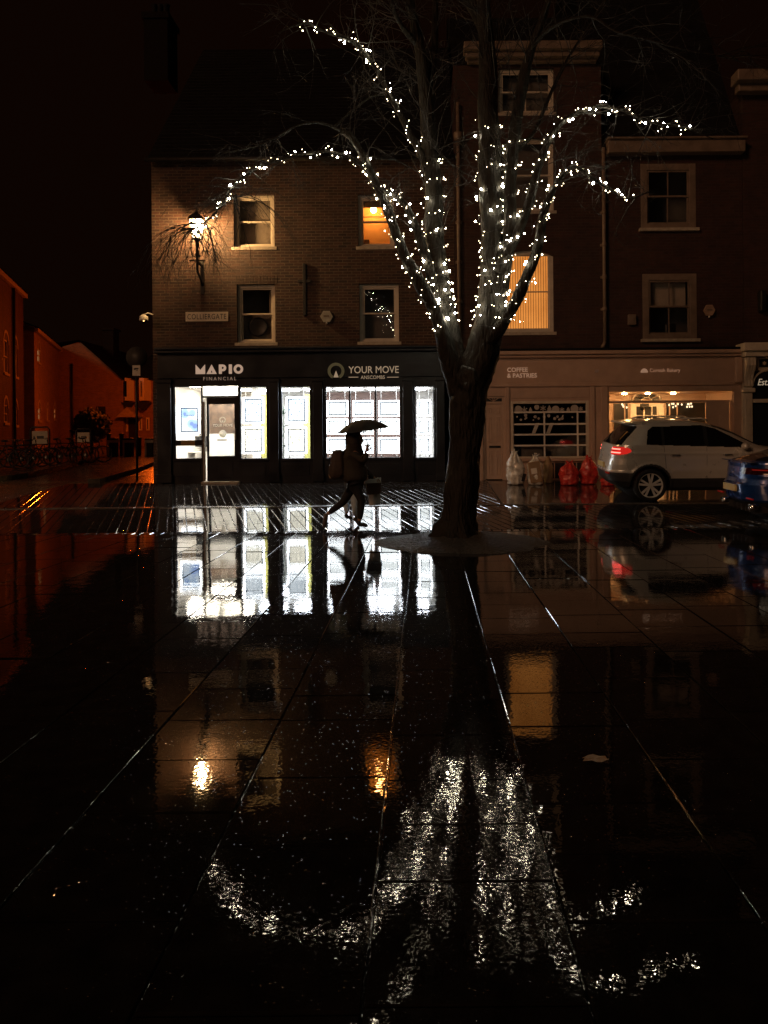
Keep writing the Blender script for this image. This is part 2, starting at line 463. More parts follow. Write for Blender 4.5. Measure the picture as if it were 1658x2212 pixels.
setts('pavement_setts', 16.08, 20.25, -9.4, 1.6, 4)
def course(name, ya, yb, step, mat, h=0.0):
    r = random.Random(5); V, Fc, A = [], [], []; x = -16
    while x < 16:
        l = step*r.uniform(.85, 1.15)
        slab_piece(V, Fc, A, [(x, ya), (x+l, ya), (x+l, yb), (x, yb)], lambda x, y: gz(y)+h, .004, .012, .012, r.random(), (r.gauss(0, .008), r.gauss(0, .006)))
        x += l
    finish(name, V, Fc, A, mat)
course('plaza_edging', 13.01, 13.23, .16, M_sett, .002)
course('kerb', 15.91, 16.07, .9, M_kerb, .012)
b = MB()
b.face([(1.62, 16.08, gz(16.08)), (16, 16.08, gz(16.08)), (16, 20.3, FZ), (1.62, 20.3, FZ)])
tag(b.build('road', M_road, fix=False), kind='structure')

# soil mound at the foot of the tree
TX, TY = at(985, 1150, 11.6).x, 11.6
def mound():
    b = MB(); V = []; nr, na = 16, 48
    cx, cy = TX+.08, TY+.05
    for i in range(nr+1):
        t = i/nr
        for k in range(na):
            a = 2*PI*k/na
            wob = 1+.20*noise.noise(Vector((math.cos(a)*1.5, math.sin(a)*1.5, 3.)))+.09*noise.noise(Vector((math.cos(a)*6, math.sin(a)*6, 1.)))
            x = cx+math.cos(a)*1.45*t*wob; y = cy+math.sin(a)*1.0*t*wob
            z = -.015+.19*(1-t**1.7)+(.022*noise.noise(Vector((x*4, y*4, 0)))+.012*noise.noise(Vector((x*11, y*11, 5))))*(1.2-t)
            V.append((x, y, z+gz(y)))
    Fs = []
    for i in range(nr):
        for k in range(na):
            k2 = (k+1) % na; Fs.append((i*na+k, (i+1)*na+k, (i+1)*na+k2, i*na+k2))
    b.mesh(V, Fs, 0, True)
    tag(b.build('soil', M_soil), kind='structure')
mound()

# ---------------------------------------------------------------- house helpers
def wall_holes(b, x0, x1, z0, z1, y, holes, depth=.16, m=0, mr=0):
    """front face of a wall in the x-z plane with rectangular openings and their reveals"""
    xs = sorted({x0, x1, *[h[0] for h in holes], *[h[1] for h in holes]}); xs = [x for x in xs if x0-1e-6 <= x <= x1+1e-6]
    zs = sorted({z0, z1, *[h[2] for h in holes], *[h[3] for h in holes]}); zs = [z for z in zs if z0-1e-6 <= z <= z1+1e-6]
    for i in range(len(xs)-1):
        for j in range(len(zs)-1):
            cx, cz = (xs[i]+xs[i+1])/2, (zs[j]+zs[j+1])/2
            if any(h[0] < cx < h[1] and h[2] < cz < h[3] for h in holes): continue
            b.face([(xs[i], y, zs[j]), (xs[i+1], y, zs[j]), (xs[i+1], y, zs[j+1]), (xs[i], y, zs[j+1])], m)
    for h in holes:
        a, c, d, e = h; y2 = y+depth
        b.face([(a, y, d), (a, y2, d), (a, y2, e), (a, y, e)], mr); b.face([(c, y, d), (c, y, e), (c, y2, e), (c, y2, d)], mr)
        b.face([(a, y, d), (c, y, d), (c, y2, d), (a, y2, d)], mr); b.face([(a, y, e), (a, y2, e), (c, y2, e), (c, y, e)], mr)
def sash_window(parent, h, y, bars=0, meet=.5, label=None, sill=True, frame=.085, arch=0.0, mat=None, sash=.045, tilt=(0., .004)):
    """box-frame sash window filling opening h=(x0,x1,z0,z1); returns the window part"""
    mat = mat or M_paint
    x0, x1, z0, z1 = h; f = frame; yo = y+.035
    b = MB()
    b.box(x0, x0+f, yo, yo+.11, z0, z1, bev=.008); b.box(x1-f, x1, yo, yo+.11, z0, z1, bev=.008)
    b.box(x0+f, x1-f, yo, yo+.11, z1-f, z1, bev=.008); b.box(x0+f, x1-f, yo, yo+.11, z0, z0+f*.8, bev=.008)
    w = b.build('window', mat, parent)
    if label: w['label'] = label
    zm = z0+(z1-z0)*meet; s = sash; ax0, ax1, az0, az1 = x0+f, x1-f, z0+f*.8, z1-f
    b = MB()   # upper sash stands in front of the lower one
    for (za, zb, yy) in ((zm-.02, az1, yo+.03), (az0, zm+.02, yo+.07)):
        b.box(ax0, ax0+s, yy, yy+.035, za, zb, bev=.004); b.box(ax1-s, ax1, yy, yy+.035, za, zb, bev=.004)
        b.box(ax0+s, ax1-s, yy, yy+.035, zb-s*.9, zb, bev=.004); b.box(ax0+s, ax1-s, yy, yy+.035, za, za+s*.9, bev=.004)
        for k in range(bars):
            xx = ax0+(ax1-ax0)*(k+1)/(bars+1); b.box(xx-.014, xx+.014, yy+.002, yy+.033, za+s*.9, zb-s*.9)
    b.build('sash', mat, w)
    for (za, zb, yy) in ((zm, az1-s*.9, yo+.045), (az0+s*.9, zm, yo+.085)):
        tx, tz = tilt; hw_ = (ax1-ax0)/2*tx; hh_ = (zb-za)*tz   # slight lean by default; a larger tilt aims the reflection
        b = MB(); b.face([(ax0+s*.6, yy-hw_, za), (ax1-s*.6, yy+hw_, za), (ax1-s*.6, yy+hw_+hh_, zb), (ax0+s*.6, yy-hw_+hh_, zb)]); b.build('pane', M_glass, w, fix=False)
    if sill:
        b = MB(); b.box(x0-.06, x1+.06, y-.07, y+.05, z0-.085, z0-.002, bev=.008); b.build('sill', M_sill, w)
    return w
def flat(name, parent, x0, x1, z0, z1, y, mat):
    b = MB(); b.box(x0, x1, y, y+.012, z0, z1); return b.build(name, mat, parent)
def roof_mesh(x0, x1, ya, za, yb, zb, over=.18):
    b = MB(); sl = (zb-za)/(yb-ya); rowsn = 34
    # overlapping courses
    for i in range(rowsn):
        t0, t1 = i/rowsn, (i+1)/rowsn
        y0 = ya-over+(yb-ya+over)*t0; y1 = ya-over+(yb-ya+over)*t1
        z0 = za-over*sl+(zb-za+over*sl)*t0; z1 = za-over*sl+(zb-za+over*sl)*t1
        b.face([(x0, y0, z0+.03), (x1, y0, z0+.03), (x1, y1+.05, z1+.05*sl), (x0, y1+.05, z1+.05*sl)])
        b.face([(x0, y0, z0), (x1, y0, z0), (x1, y0, z0+.03), (x0, y0, z0+.03)])
    b.face([(x0, yb, zb), (x1, yb, zb), (x1, yb+(yb-ya), za), (x0, yb+(yb-ya), za)])
    return b
def closed_sides(b, x0, x1, y0, y1, z0, z1, ridge=None, m=0, left=True, right=True):
    for x, on in ((x0, left), (x1, right)):
        if not on: continue
        if ridge: b.face([(x, y0, z0), (x, y1, z0), (x, y1, z1), (x, (y0+y1)/2, ridge), (x, y0, z1)], m)
        else: b.face([(x, y0, z0), (x, y1, z0), (x, y1, z1), (x, y0, z1)], m)
    b.face([(x0, y1, z0), (x1, y1, z0), (x1, y1, z1), (x0, y1, z1)], m)

# ================================================================ left house with the estate agent's shop
LX0, LX1 = at(331, 900, DF).x, at(984, 900, DF).x
EAVE = at(600, 337, DF).z
RIDGE_Y = DF+5.2; RIDGE_Z = at(600, 108, RIDGE_Y).z
SHOPTOP = at(600, 752, DF).z
house = thing('brick_house', 'brown brick house with slate roof above the lit dark-fronted estate agent shop', 'house', (0, DF, FZ))
wins = {'a': rect(504, 420, 592, 533), 'b': rect(773, 420, 851, 532), 'c': rect(511, 614, 594, 740), 'd': rect(776, 613, 861, 738)}
hl = list(wins.values())
b = MB(); wall_holes(b, LX0, LX1, SHOPTOP-.3, EAVE, DF, hl, .2)
closed_sides(b, LX0, LX1, DF, RIDGE_Y*2-DF, FZ-.3, EAVE, RIDGE_Z)
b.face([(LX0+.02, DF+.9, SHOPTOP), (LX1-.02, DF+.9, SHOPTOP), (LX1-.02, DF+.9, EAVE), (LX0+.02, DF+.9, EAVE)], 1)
# brick pier beside the shop at the street corner
b.box(LX0, LX0+.26, DF-.02, DF+.3, FZ-.2, SHOPTOP-.3)
wallL = b.build('wall', [M_brickL, M_dim], house, fix=False)
b = MB()
for h in hl:   # soldier-course lintels
    n = 13
    for k in range(n):
        t = (k+.5)/n; xx = h[0]-.06+(h[1]-h[0]+.12)*t; ln = (t-.5)*.06
        b.box(xx-.035, xx+.035, DF-.006, DF+.05, h[3]+.003, h[3]+.235, bev=.004, M=Matrix.Translation(Vector((xx, DF, h[3]))) @ Matrix.Rotation(ln*3, 4, 'Y') @ Matrix.Translation(-Vector((xx, DF, h[3]))))
    b.build('lintel', M_brickL, house); b = MB()
roof_mesh(LX0-.08, LX1+.05, DF, EAVE, RIDGE_Y, RIDGE_Z).build('roof', M_slate, house, fix=False)
b = MB(); b.tube([(LX0-.1, DF-.2, EAVE-.14), (LX1, DF-.2, EAVE-.14)], .055, 8); b.build('gutter', M_gutter, house)
cx0, cx1, cz0, cz1 = rect(322, 12, 372, 150, RIDGE_Y)
b = MB(); b.box(cx0, cx1, RIDGE_Y-.5, RIDGE_Y+.5, RIDGE_Z-1.2, cz1-.5); b.box(cx0-.06, cx1+.06, RIDGE_Y-.56, RIDGE_Y+.56, cz1-.7, cz1-.5)
ch = b.build('chimney', plain('silhouette_brick', (.012, .009, .008), .9, var=.4, spec=.1), house)  # brick colour blackened so the stack reads as an unlit silhouette
for k in range(3):
    b = MB(); b.lathe([(.13, 0), (.11, .1), (.10, .45), (.13, .5)], 12, M=Matrix.Translation(((cx0+cx1)/2+(k-1)*.27*.7, RIDGE_Y, cz1-.5))); b.build('chimney_pot', M_slate, ch)
wa = sash_window(house, wins['a'], DF+.06, label='window with a net curtain behind it, beside the wall lantern')
flat('curtain', wa, wins['a'][0]+.1, wins['a'][1]-.1, wins['a'][2]+.14, wins['a'][3]-.08, DF+.32, M_curtain)
wb = sash_window(house, wins['b'], DF+.06, label='window with an orange lit room behind it')
wc = sash_window(house, wins['c'], DF+.06, label='dark window with a round disc behind its lower pane')
wd = sash_window(house, wins['d'], DF+.06, label='dark window mirroring the fairy lights', tilt=(.06, -.065))  # panes tilted to swing the fairy lights into their reflection
flat('inner_panel', wc, wins['c'][0]+.95*(.82), wins['c'][0]+.95*.95, wins['c'][2]+.75, wins['c'][3]-.1, DF+.4, M_blind)
flat('blind', wc, wins['c'][0]+.1, wins['c'][1]-.1, wins['c'][2]+.08, wins['c'][2]+.82, DF+.42, M_curtain)
b = MB(); b.lathe([(.26, 0), (.26, .02), (.21, .03), (.19, .02)], 28, M=Matrix.Translation(((wins['c'][0]+wins['c'][1])/2-.02, DF+.36, wins['c'][2]+.46)) @ Matrix.Rotation(PI/2, 4, 'X')); b.build('disc', M_black, wc)
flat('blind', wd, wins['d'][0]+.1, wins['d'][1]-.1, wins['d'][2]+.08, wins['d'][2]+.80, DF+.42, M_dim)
# the lit upper room
h = wins['b']
b = MB(); x0, x1, z0, z1 = h[0]-.3, h[1]+.3, h[2]-.2, h[3]+.1
y0, y1 = DF+.24, DF+.88
for q in ([(x0, y1, z0), (x1, y1, z0), (x1, y1, z1), (x0, y1, z1)], [(x0, y0, z0), (x0, y1, z0), (x0, y1, z1), (x0, y0, z1)], [(x1, y0, z0), (x1, y1, z0), (x1, y1, z1), (x1, y0, z1)], [(x0, y0, z1), (x1, y0, z1), (x1, y1, z1), (x0, y1, z1)], [(x0, y0, z0), (x1, y0, z0), (x1, y1, z0), (x0, y1, z0)]): b.face(q)
M_warmwall = plain('ochre_room_wall', (.62, .40, .16), .8, var=.06)
b.build('room', M_warmwall, house, fix=False)
b = MB(); b.box(h[0]-.2, h[0]+.24, DF+.7, DF+.86, h[2]-.1, h[2]+.36, bev=.01); b.build('cabinet', M_brickR, wb)
b = MB(); b.box(h[0]-.1, h[1]+.1, DF+.30, DF+.312, h[3]-.26, h[3]); b.build('blind', M_dim, wb)
b = MB()
for (za, k) in ((h[3]-.66, .035), (h[3]-.50, .02)): b.box(h[0]+.1, h[1]-.1, DF+.36, DF+.38, za, za+k)
b.build('curtain_rail', M_black, wb)
b = MB(); b.sphere(((h[0]+h[1])/2-.1, DF+.55, h[3]-.25), .085); b.build('pendant_bulb', E_room, wb)
# iron wall tie and other fixed iron on the wall
tx0, tx1, tz0, tz1 = rect(654, 570, 661, 682)
b = MB(); b.box(tx0, tx1, DF-.05, DF-.003, tz0, tz1, bev=.01); b.box(tx0-.13, tx1+.13, DF-.045, DF-.005, tz1-.50, tz1-.42, bev=.01); b.build('wall_tie', M_iron, house)

# ---- the shop front, a part of the house
SY = DF-.10   # face of the painted joinery
def R(*a): return rect(*a, SY)
sopen = {'s1': R(375, 834, 436, 990), 'door': R(438, 834, 514, 1040), 's2': R(517, 834, 577, 990), 's3': R(606, 834, 671, 990), 's4': R(702, 833, 866, 988), 's5': R(896, 833, 938, 988)}
sx0, sx1 = at(345, 900, SY).x, at(958, 900, SY).x
ZTOPG = sopen['s4'][3]
b = MB(); wall_holes(b, sx0, sx1, FZ-.05, SHOPTOP-.05, SY, list(sopen.values()), .12)
front = b.build('shopfront', M_navy, house, fix=False)
b = MB()   # pilasters, cornice, fascia board, stall riser rails
for (pa, pb) in ((340, 370), (582, 602), (676, 697), (870, 892), (942, 960)):
    xa, xb = at(pa, 900, SY).x, at(pb, 900, SY).x
    b.box(xa, xb, SY-.055, SY-.002, FZ, at(600, 826, SY).z, bev=.01); b.box(xa-.02, xb+.02, SY-.075, SY-.0565, FZ+.003, FZ+.22, bev=.01)
    b.box(xa-.03, xb+.03, SY-.085, SY-.002, at(600, 826, SY).z+.003, at(600, 818, SY).z, bev=.01)
b.box(sx0-.04, sx1+.04, SY-.05, SY-.002, at(600, 816, SY).z, SHOPTOP-.14, bev=.01)
b.box(sx0-.10, sx1+.10, SY-.20, DF-.002, SHOPTOP-.138, SHOPTOP-.06, bev=.02); b.box(sx0-.06, sx1+.06, SY-.27, DF-.002, SHOPTOP-.058, SHOPTOP, bev=.02)
for k in ('s2', 's3', 's4', 's5', 's1'):
    h = sopen[k]; b.box(h[0]-.03, h[1]+.03, SY-.035, SY-.003, h[2]-.075, h[2]-.004, bev=.008)
    b.box(h[0]+.05, h[1]-.05, SY-.014, SY-.003, FZ+.16, h[2]-.16, bev=.006)
b.build('joinery', M_navy, front)
for k in ('s1', 's2', 's3', 's5'):
    h = sopen[k]; b = MB(); b.face([(h[0], SY+.07, h[2]), (h[1], SY+.07, h[2]), (h[1], SY+.07, h[3]), (h[0], SY+.07, h[3])]); b.build('pane', M_glassS, front, fix=False)
h = sopen['s4']
for (a, c) in ((702, 755), (755, 811), (811, 866)):
    xa, xb = at(a, 900, SY).x, at(c, 900, SY).x
    b = MB(); b.face([(xa, SY+.07, h[2]), (xb, SY+.07, h[2]), (xb, SY+.07, h[3]), (xa, SY+.07, h[3])]); b.build('pane', M_glassS, front, fix=False)
b = MB()
for px in (755, 811):
    xm = at(px, 900, SY).x; b.box(xm-.022, xm+.022, SY+.03, SY+.11, h[2], h[3])
for k in ('s1', 's2', 's3', 's4', 's5'):
    q = sopen[k]
    b.box(q[0]+.002, q[0]+.03, SY+.03, SY+.10, q[2], q[3]); b.box(q[1]-.03, q[1]-.002, SY+.03, SY+.10, q[2], q[3]); b.box(q[0]+.03, q[1]-.03, SY+.032, SY+.098, q[3]-.025, q[3]-.002)
q = sopen['s1']; zb = at(400, 951, SY).z; zc = at(400, 963, SY).z
b.box(q[0]+.03, q[1]-.03, SY+.02, SY+.10, zc, zb)
b.build('glazing_bar', M_navy, front)
b = MB(); b.box(q[0]+.18, q[1]-.2, SY+.005, SY+.019, zc+.02, zb-.02, bev=.004); b.build('letter_plate', plain('brass', (.5, .33, .14), .35, metal=.8), front)
b = MB(); b.box(at(438.5, 900, SY).x, at(443, 900, SY).x, SY-.06, SY+.02, FZ, at(440, 868, SY).z, bev=.006); b.build('jamb', M_steel, front)
# door
dz1 = at(470, 859, SY).z; dx0, dx1 = at(445, 900, SY).x, at(508, 900, SY).x
door = MB(); yy = SY+.05
gx0, gx1, gz0, gz1 = R(450, 873, 505, 985)
door.box(dx0, gx0, yy, yy+.045, FZ+.02, dz1); door.box(gx1, dx1, yy, yy+.045, FZ+.02, dz1); door.box(gx0, gx1, yy, yy+.045, FZ+.02, gz0); door.box(gx0, gx1, yy, yy+.045, gz1, dz1)
door.box(gx0+.05, gx1-.05, yy-.012, yy-.003, FZ+.12, gz0-.1, bev=.005)
door.box(sopen['door'][0], sopen['door'][1], SY+.02, SY+.11, dz1+.004, dz1+.05)
door.box(dx1+.003, sopen['door'][1], SY+.03, SY+.11, FZ, dz1+.002)
dr = door.build('door', M_navy, house)
zf = at(470, 937, SY).z
b = MB(); b.face([(gx0, yy+.02, zf), (gx1, yy+.02, zf), (gx1, yy+.02, gz1), (gx0, yy+.02, gz1)]); b.build('pane', M_glassS, dr, fix=False)
b = MB(); b.face([(gx0, yy+.02, gz0), (gx1, yy+.02, gz0), (gx1, yy+.02, zf), (gx0, yy+.02, zf)]); b.build('frosted_pane', M_frost, dr, fix=False)
b = MB(); b.box(gx1+.02, gx1+.06, yy-.06, yy-.003, at(500, 950, SY).z, at(500, 925, SY).z, bev=.01); b.build('handle', M_steel, dr)
b = MB(); zt0, zt1 = at(470, 857, SY).z+.02, sopen['door'][3]
b.face([(sopen['door'][0], yy+.02, zt0), (sopen['door'][1], yy+.02, zt0), (sopen['door'][1], yy+.02, zt1), (sopen['door'][0], yy+.02, zt1)]); b.build('transom_pane', M_frost, dr, fix=False)
def vinyl():
    m, nt, out = newmat('white_vinyl'); L = nt.links.new
    t = N(nt, 'ShaderNodeBsdfTranslucent', Color=(.9, .88, .82, 1)); d = N(nt, 'ShaderNodeBsdfDiffuse', Color=(.85, .83, .78, 1)); mx = N(nt, 'ShaderNodeMixShader'); mx.inputs[0].default_value = .4
    L(t.outputs[0], mx.inputs[1]); L(d.outputs[0], mx.inputs[2]); L(mx.outputs[0], out.inputs[0]); return m
M_doorprint = vinyl()
E_print = M_doorprint
def ring_logo(parent, cx, cz, r, y, mat, mat2, name='emblem', thick=.01, start=-62):
    b = MB(); n = 40; a0, a1 = math.radians(start), math.radians(180-start)
    for i in range(n):
        t0 = a0+(a1-a0)*i/n; t1 = a0+(a1-a0)*(i+1)/n
        q = [(cx+math.cos(t)*k, cz+math.sin(t)*k) for t, k in ((t0, r), (t1, r), (t1, r*.66), (t0, r*.66))]
        b.prism(q, y-thick, y)
    b.prism([(cx-.30*r, cz-.75*r), (cx+.30*r, cz-.75*r), (cx, cz+.05*r)], y-thick, y, 1)
    return b.build(name, [mat, mat2], parent)
cxl = (gx0+gx1)/2
ring_logo(dr, cxl+.02, at(477, 907, SY).z, .085, yy+.015, E_print, E_print, 'door_emblem', .004)
lettering('YOUR MOVE', cxl-.24, cxl+.28, at(477, 917, SY).z-.02, .07, yy+.012, E_print, dr, 'door_lettering', .003)
b = MB(); b.lathe([(.10, 0), (.10, .004)], 28, M=Matrix.Translation((cxl+.02, yy+.012, at(477, 937, SY).z)) @ Matrix.Rotation(PI/2, 4, 'X')); b.build('door_sticker', E_print, dr)
b = MB(); b.box(cxl-.13, cxl+.13, yy+.008, yy+.014, at(477, 952, SY).z, at(477, 949, SY).z); b.build('door_notice', M_navy, dr)
b = MB(); b.box(sopen['door'][0], sopen['door'][1]+.05, SY-.22, SY+.12, FZ-.05, FZ+.03, bev=.012); b.build('doorstep', M_sill, house)
# fascia lettering
fy = SY-.052
E_mapio = emit('emissive_letter', (1., .66, .46), .42)  # fascia letters carry a low even emission
def mapio():
    x0, x1, z0, z1 = R(424, 788, 526, 808); H = z1-z0; W = x1-x0; y0 = fy-.03; y1 = fy
    def put(poly, m=0): b.prism([(x0+p[0]*W, z0+p[1]*H) for p in poly], y0, y1, m)
    b = MB()
    put([(0, 0), (.195, 0), (.195, 1), (.0975, .42), (0, 1)])
    # A: triangle frame
    put([(.23, 0), (.305, 0), (.335, .46), (.335, 1)]); put([(.44, 0), (.335, 1), (.335, .46), (.365, 0)])
    put([(.305, 0), (.365, 0), (.357, .14), (.313, .14)])
    put([(.49, 0), (.548, 0), (.548, 1), (.49, 1)])
    def arc(cx, cz, r, w, a0, a1, n=18, sx=1.):
        for i in range(n):
            t0 = math.radians(a0+(a1-a0)*i/n); t1 = math.radians(a0+(a1-a0)*(i+1)/n)
            put([(cx+math.cos(t)*k*sx*H/W, cz+math.sin(t)*k) for t, k in ((t0, r), (t1, r), (t1, r-w), (t0, r-w))])
    arc(.57, .64, .36, .24, -90, 90); put([(.549, .28), (.57, .28), (.57, .52), (.549, .52)]); put([(.549, .76), (.57, .76), (.57, 1), (.549, 1)])
    put([(.70, 0), (.762, 0), (.762, 1), (.70, 1)])
    arc(.90, .5, .5, .25, 0, 360, 30)
    b.build('large_lettering', E_mapio, front)
mapio()
x0, x1, z0, z1 = R(440, 814.5, 511, 822)
lettering('FINANCIAL', x0, x1, (z0+z1)/2, z1-z0, fy, emit('emissive_small_letter', (1., .66, .46), .22), front, 'small_lettering', spacing=1.45)
M_yl = emit('dim_emissive_letter', (1., .70, .44), .30); M_yr = emit('olive_emissive_ring', (.75, .56, .26), .075)  # shop name and ring carry a dim emission of their own
lx0, lx1, lz0, lz1 = R(708, 784, 744, 820)
ring_logo(front, (lx0+lx1)/2, (lz0+lz1)/2, (lx1-lx0)/2, fy, M_yr, M_yl, thick=.03)
x0, x1, z0, z1 = R(753, 791.5, 861, 806.5)
lettering('YOUR MOVE', x0, x1, (z0+z1)/2, z1-z0, fy, M_yl, front, 'large_lettering', depth=.03)
x0, x1, z0, z1 = R(779, 811.5, 831, 819)
M_ys = emit('dim_emissive_small_letter', (1., .70, .44), .30)
lettering('ANSCOMBS', x0, x1, (z0+z1)/2, z1-z0, fy, M_ys, front, 'small_lettering')
b = MB()
for (a, c) in ((753, 774), (836, 861)):
    x0, x1, z0, z1 = R(a, 814.5, c, 815.8); b.box(x0, x1, fy-.02, fy, z0, z1)
b.build('rule', M_ys, front)
# ---- the shop interior
IZ1 = at(600, 831, SY).z+.03; IY1 = DF+4.6
b = MB()
x0, x1 = sx0+.1, sx1-.1
b.face([(x0, IY1, FZ), (x1, IY1, FZ), (x1, IY1, IZ1), (x0, IY1, IZ1)]); b.face([(x0, SY+.2, FZ), (x0, IY1, FZ), (x0, IY1, IZ1), (x0, SY+.2, IZ1)])
b.face([(x1, SY+.2, FZ), (x1, IY1, FZ), (x1, IY1, IZ1), (x1, SY+.2, IZ1)]); b.face([(x0, SY+.12, IZ1), (x1, SY+.12, IZ1), (x1, IY1, IZ1), (x0, IY1, IZ1)])
b.face([(x0, SY+.2, FZ+.02), (x1, SY+.2, FZ+.02), (x1, IY1, FZ+.02), (x0, IY1, FZ+.02)], 1)
pxm = at(516, 900, SY).x; b.box(pxm-.05, pxm+.05, DF+1.6, IY1-.01, FZ+.03, IZ1-.01)
b.box(at(446, 900, DF+2.9).x, at(515, 900, DF+2.9).x, DF+2.9, DF+2.98, FZ+.03, at(600, 868, DF+2.9).z, 4)
# lime feature walls behind the middle windows
for (a, c) in ((517, 577), (606, 671)):
    b.box(at(c-14, 900, DF+1.2).x, at(c-1, 900, DF+1.2).x, DF+1.2, DF+1.26, FZ+.03, at(600, 852, DF+1.2).z, 2)
# pinkish screen wall behind the wide window
b.box(at(702, 900, DF+1.9).x, at(868, 900, DF+1.9).x, DF+1.9, DF+1.96, FZ+.03, at(600, 848, DF+1.9).z, 3)
b.build('shop_interior', [M_room, M_floor, M_yellow, plain('rose_screen', (.11, .065, .05), .7, var=.06), plain('brown_display_wall', (.07, .045, .03), .6, var=.7, scale=6.)], house, fix=False)
b = MB()
for i in range(7):
    xa = x0+.45+i*(x1-x0-.6)/7
    for (ya, yb2) in ((SY+.30, SY+.85), (DF+2.2, DF+2.8)):
        b = MB(); b.box(xa, xa+.75, ya, yb2, IZ1-.03, IZ1-.006); b.build('ceiling_light', E_ceil2 if i < 2 else E_ceil, house)
dk = thing('desk', 'white office desk with a black monitor inside the shop left of the door', 'desk', (at(408, 1000, DF+2.2).x, DF+2.2, FZ+.02))
xa, xb = at(372, 1000, DF+2.2).x, at(452, 1000, DF+2.2).x
b = MB(); b.box(xa, xb, DF+1.9, DF+2.6, FZ+.74, FZ+.775, bev=.006); b.build('desk_top', M_white, dk)
for x in (xa+.03, xb-.05):
    b = MB(); b.box(x, x+.03, DF+1.95, DF+2.55, FZ+.02, FZ+.738); b.build('leg', M_white, dk)
mo = thing('monitor', 'black computer monitor standing on the white desk inside the shop', 'monitor', (xa+.9, DF+2.3, FZ+.776))
b = MB(); b.box(xa+.64, xa+1.16, DF+2.28, DF+2.31, FZ+.90, FZ+1.22, bev=.006); b.build('screen', M_black, mo)
b = MB(); b.box(xa+.88, xa+.92, DF+2.29, DF+2.31, FZ+.785, FZ+.899); b.box(xa+.78, xa+1.02, DF+2.2, DF+2.38, FZ+.776, FZ+.784); b.build('stand', M_black, mo)
# ---- lit display panels hanging in the windows (things of their own)
PG = 'lit display panels in the estate agent windows'
def panel(px, label, card, d=SY+.22, border=.038, hang=True, mount=None):
    x0, x1, z0, z1 = rect(*px, d)
    t = thing('display_panel', label, 'display panel', ((x0+x1)/2, d, z0), group=PG)
    b = MB(); f = border
    for q in ((x0, x0+f, z0, z1), (x1-f, x1, z0, z1), (x0+f, x1-f, z0, z0+f), (x0+f, x1-f, z1-f, z1)): b.box(q[0], q[1], d, d+.014, q[2], q[3])
    b.build('frame', E_border, t)
    b = MB(); e = f+.034; b.box(x0+f-.002, x1-f+.002, d+.003, d+.011, z0+f-.002, z1-f+.002); b.build('backing', M_sheetline, t)
    b = MB(); b.box(x0+e, x1-e, d-.002, d+.002, z0+e, z1-e); b.build('card', card, t)
    return t
def poster_mat():
    m, nt, out = newmat('backlit_poster'); L = nt.links.new
    tc = N(nt, 'ShaderNodeTexCoord')
    v = N(nt, 'ShaderNodeTexVoronoi', Scale=4.2); L(tc.outputs['Object'], v.inputs['Vector'])
    e = N(nt, 'ShaderNodeEmission', Strength=1.5)
    L(ramp(nt, v.outputs['Distance'], [(.28, (.25, .36, .80)), (.31, (.42, .62, .95)), (.52, (.50, .70, .98)), (.56, (.80, .90, 1.))]), e.inputs['Color'])
    L(e.outputs[0], out.inputs[0]); return m
p1 = panel((386, 877, 431, 937), 'blue and lilac poster panel beside the shop door', poster_mat())
x0, x1, z0, z1 = rect(398, 896, 419, 899, SY+.22); lettering('MAPIO', x0, x1, (z0+z1)/2, z1-z0, SY+.216, M_sheetline, p1, 'poster_lettering', .002)
panel((524, 858, 569, 915), 'upper tall property list panel right of the shop door', M_card2)
panel((524, 922, 569, 980), 'lower tall property list panel right of the shop door', M_card3)
panel((618, 857, 662, 914), 'upper tall property list panel in the narrow window between dark pillars', M_card2)
panel((618, 922, 662, 980), 'lower tall property list panel in the narrow window between dark pillars', M_card3)
cn = ('left', 'middle', 'right'); rn = ('top', 'middle', 'bottom')
for i, (a, c) in enumerate(((706, 751), (762, 806), (817, 862))):
    for j, (d, e) in enumerate(((865, 900), (905, 938), (945, 979))):
        panel((a, d, c, e), 'wide property card panel, %s row, %s column of the nine in the wide window' % (rn[j], cn[i]), M_card, border=.034)
for j, (d, e) in enumerate(((864, 899), (905, 938), (944, 979))):
    panel((902, d, 930, e), 'small property card panel, %s of three in the narrow window next to the tree' % rn[j], M_card, border=.030)
b = MB()   # steel hanging rods and feet behind the panels, fixed to the shop front
for xs_ in ((530, 563), (624, 656), (712, 745), (768, 800), (823, 856), (906, 926)):
    for px in xs_:
        x = at(px, 900, SY+.25).x; b.tube([(x, SY+.25, sopen['s4'][2]), (x, SY+.25, ZTOPG)], .006, 6)
        b.lathe([(.018, 0), (.018, .05)], 8, M=Matrix.Translation((x, SY+.25, sopen['s4'][2])))
b.build('hanging_rod', M_steel, front)
# potted plant in the third window
pl = thing('potted_plant', 'dark leafy potted plant standing behind the narrow shop window', 'plant', (at(612, 985, DF+.5).x, DF+.5, FZ+.03))
b = MB(); X0, Y0 = at(611, 900, DF+.5).x, DF+.5
b.lathe([(.10, 0), (.13, .3)], 14, M=Matrix.Translation((X0, Y0, FZ+.03))); b.build('pot', M_black, pl)
b = MB(); r = random.Random(2)
for k in range(26):
    a = r.uniform(0, 2*PI); z = r.uniform(.95, 2.0); ln = r.uniform(.12, .26)
    p = Vector((X0, Y0, FZ+z)); d = Vector((math.cos(a), math.sin(a)*.5, r.uniform(-.4, .5))).normalized(); s = d.cross(Vector((0, 0, 1))).normalized()*.045
    b.face([p, p+d*ln*.5+s, p+d*ln, p+d*ln*.5-s])
b.tube([(X0, Y0, FZ+.3), (X0+.02, Y0, FZ+2.0)], .012, 6); b.build('leaves', plain('dark_leaf', (.02, .05, .02), .5), pl, fix=False)

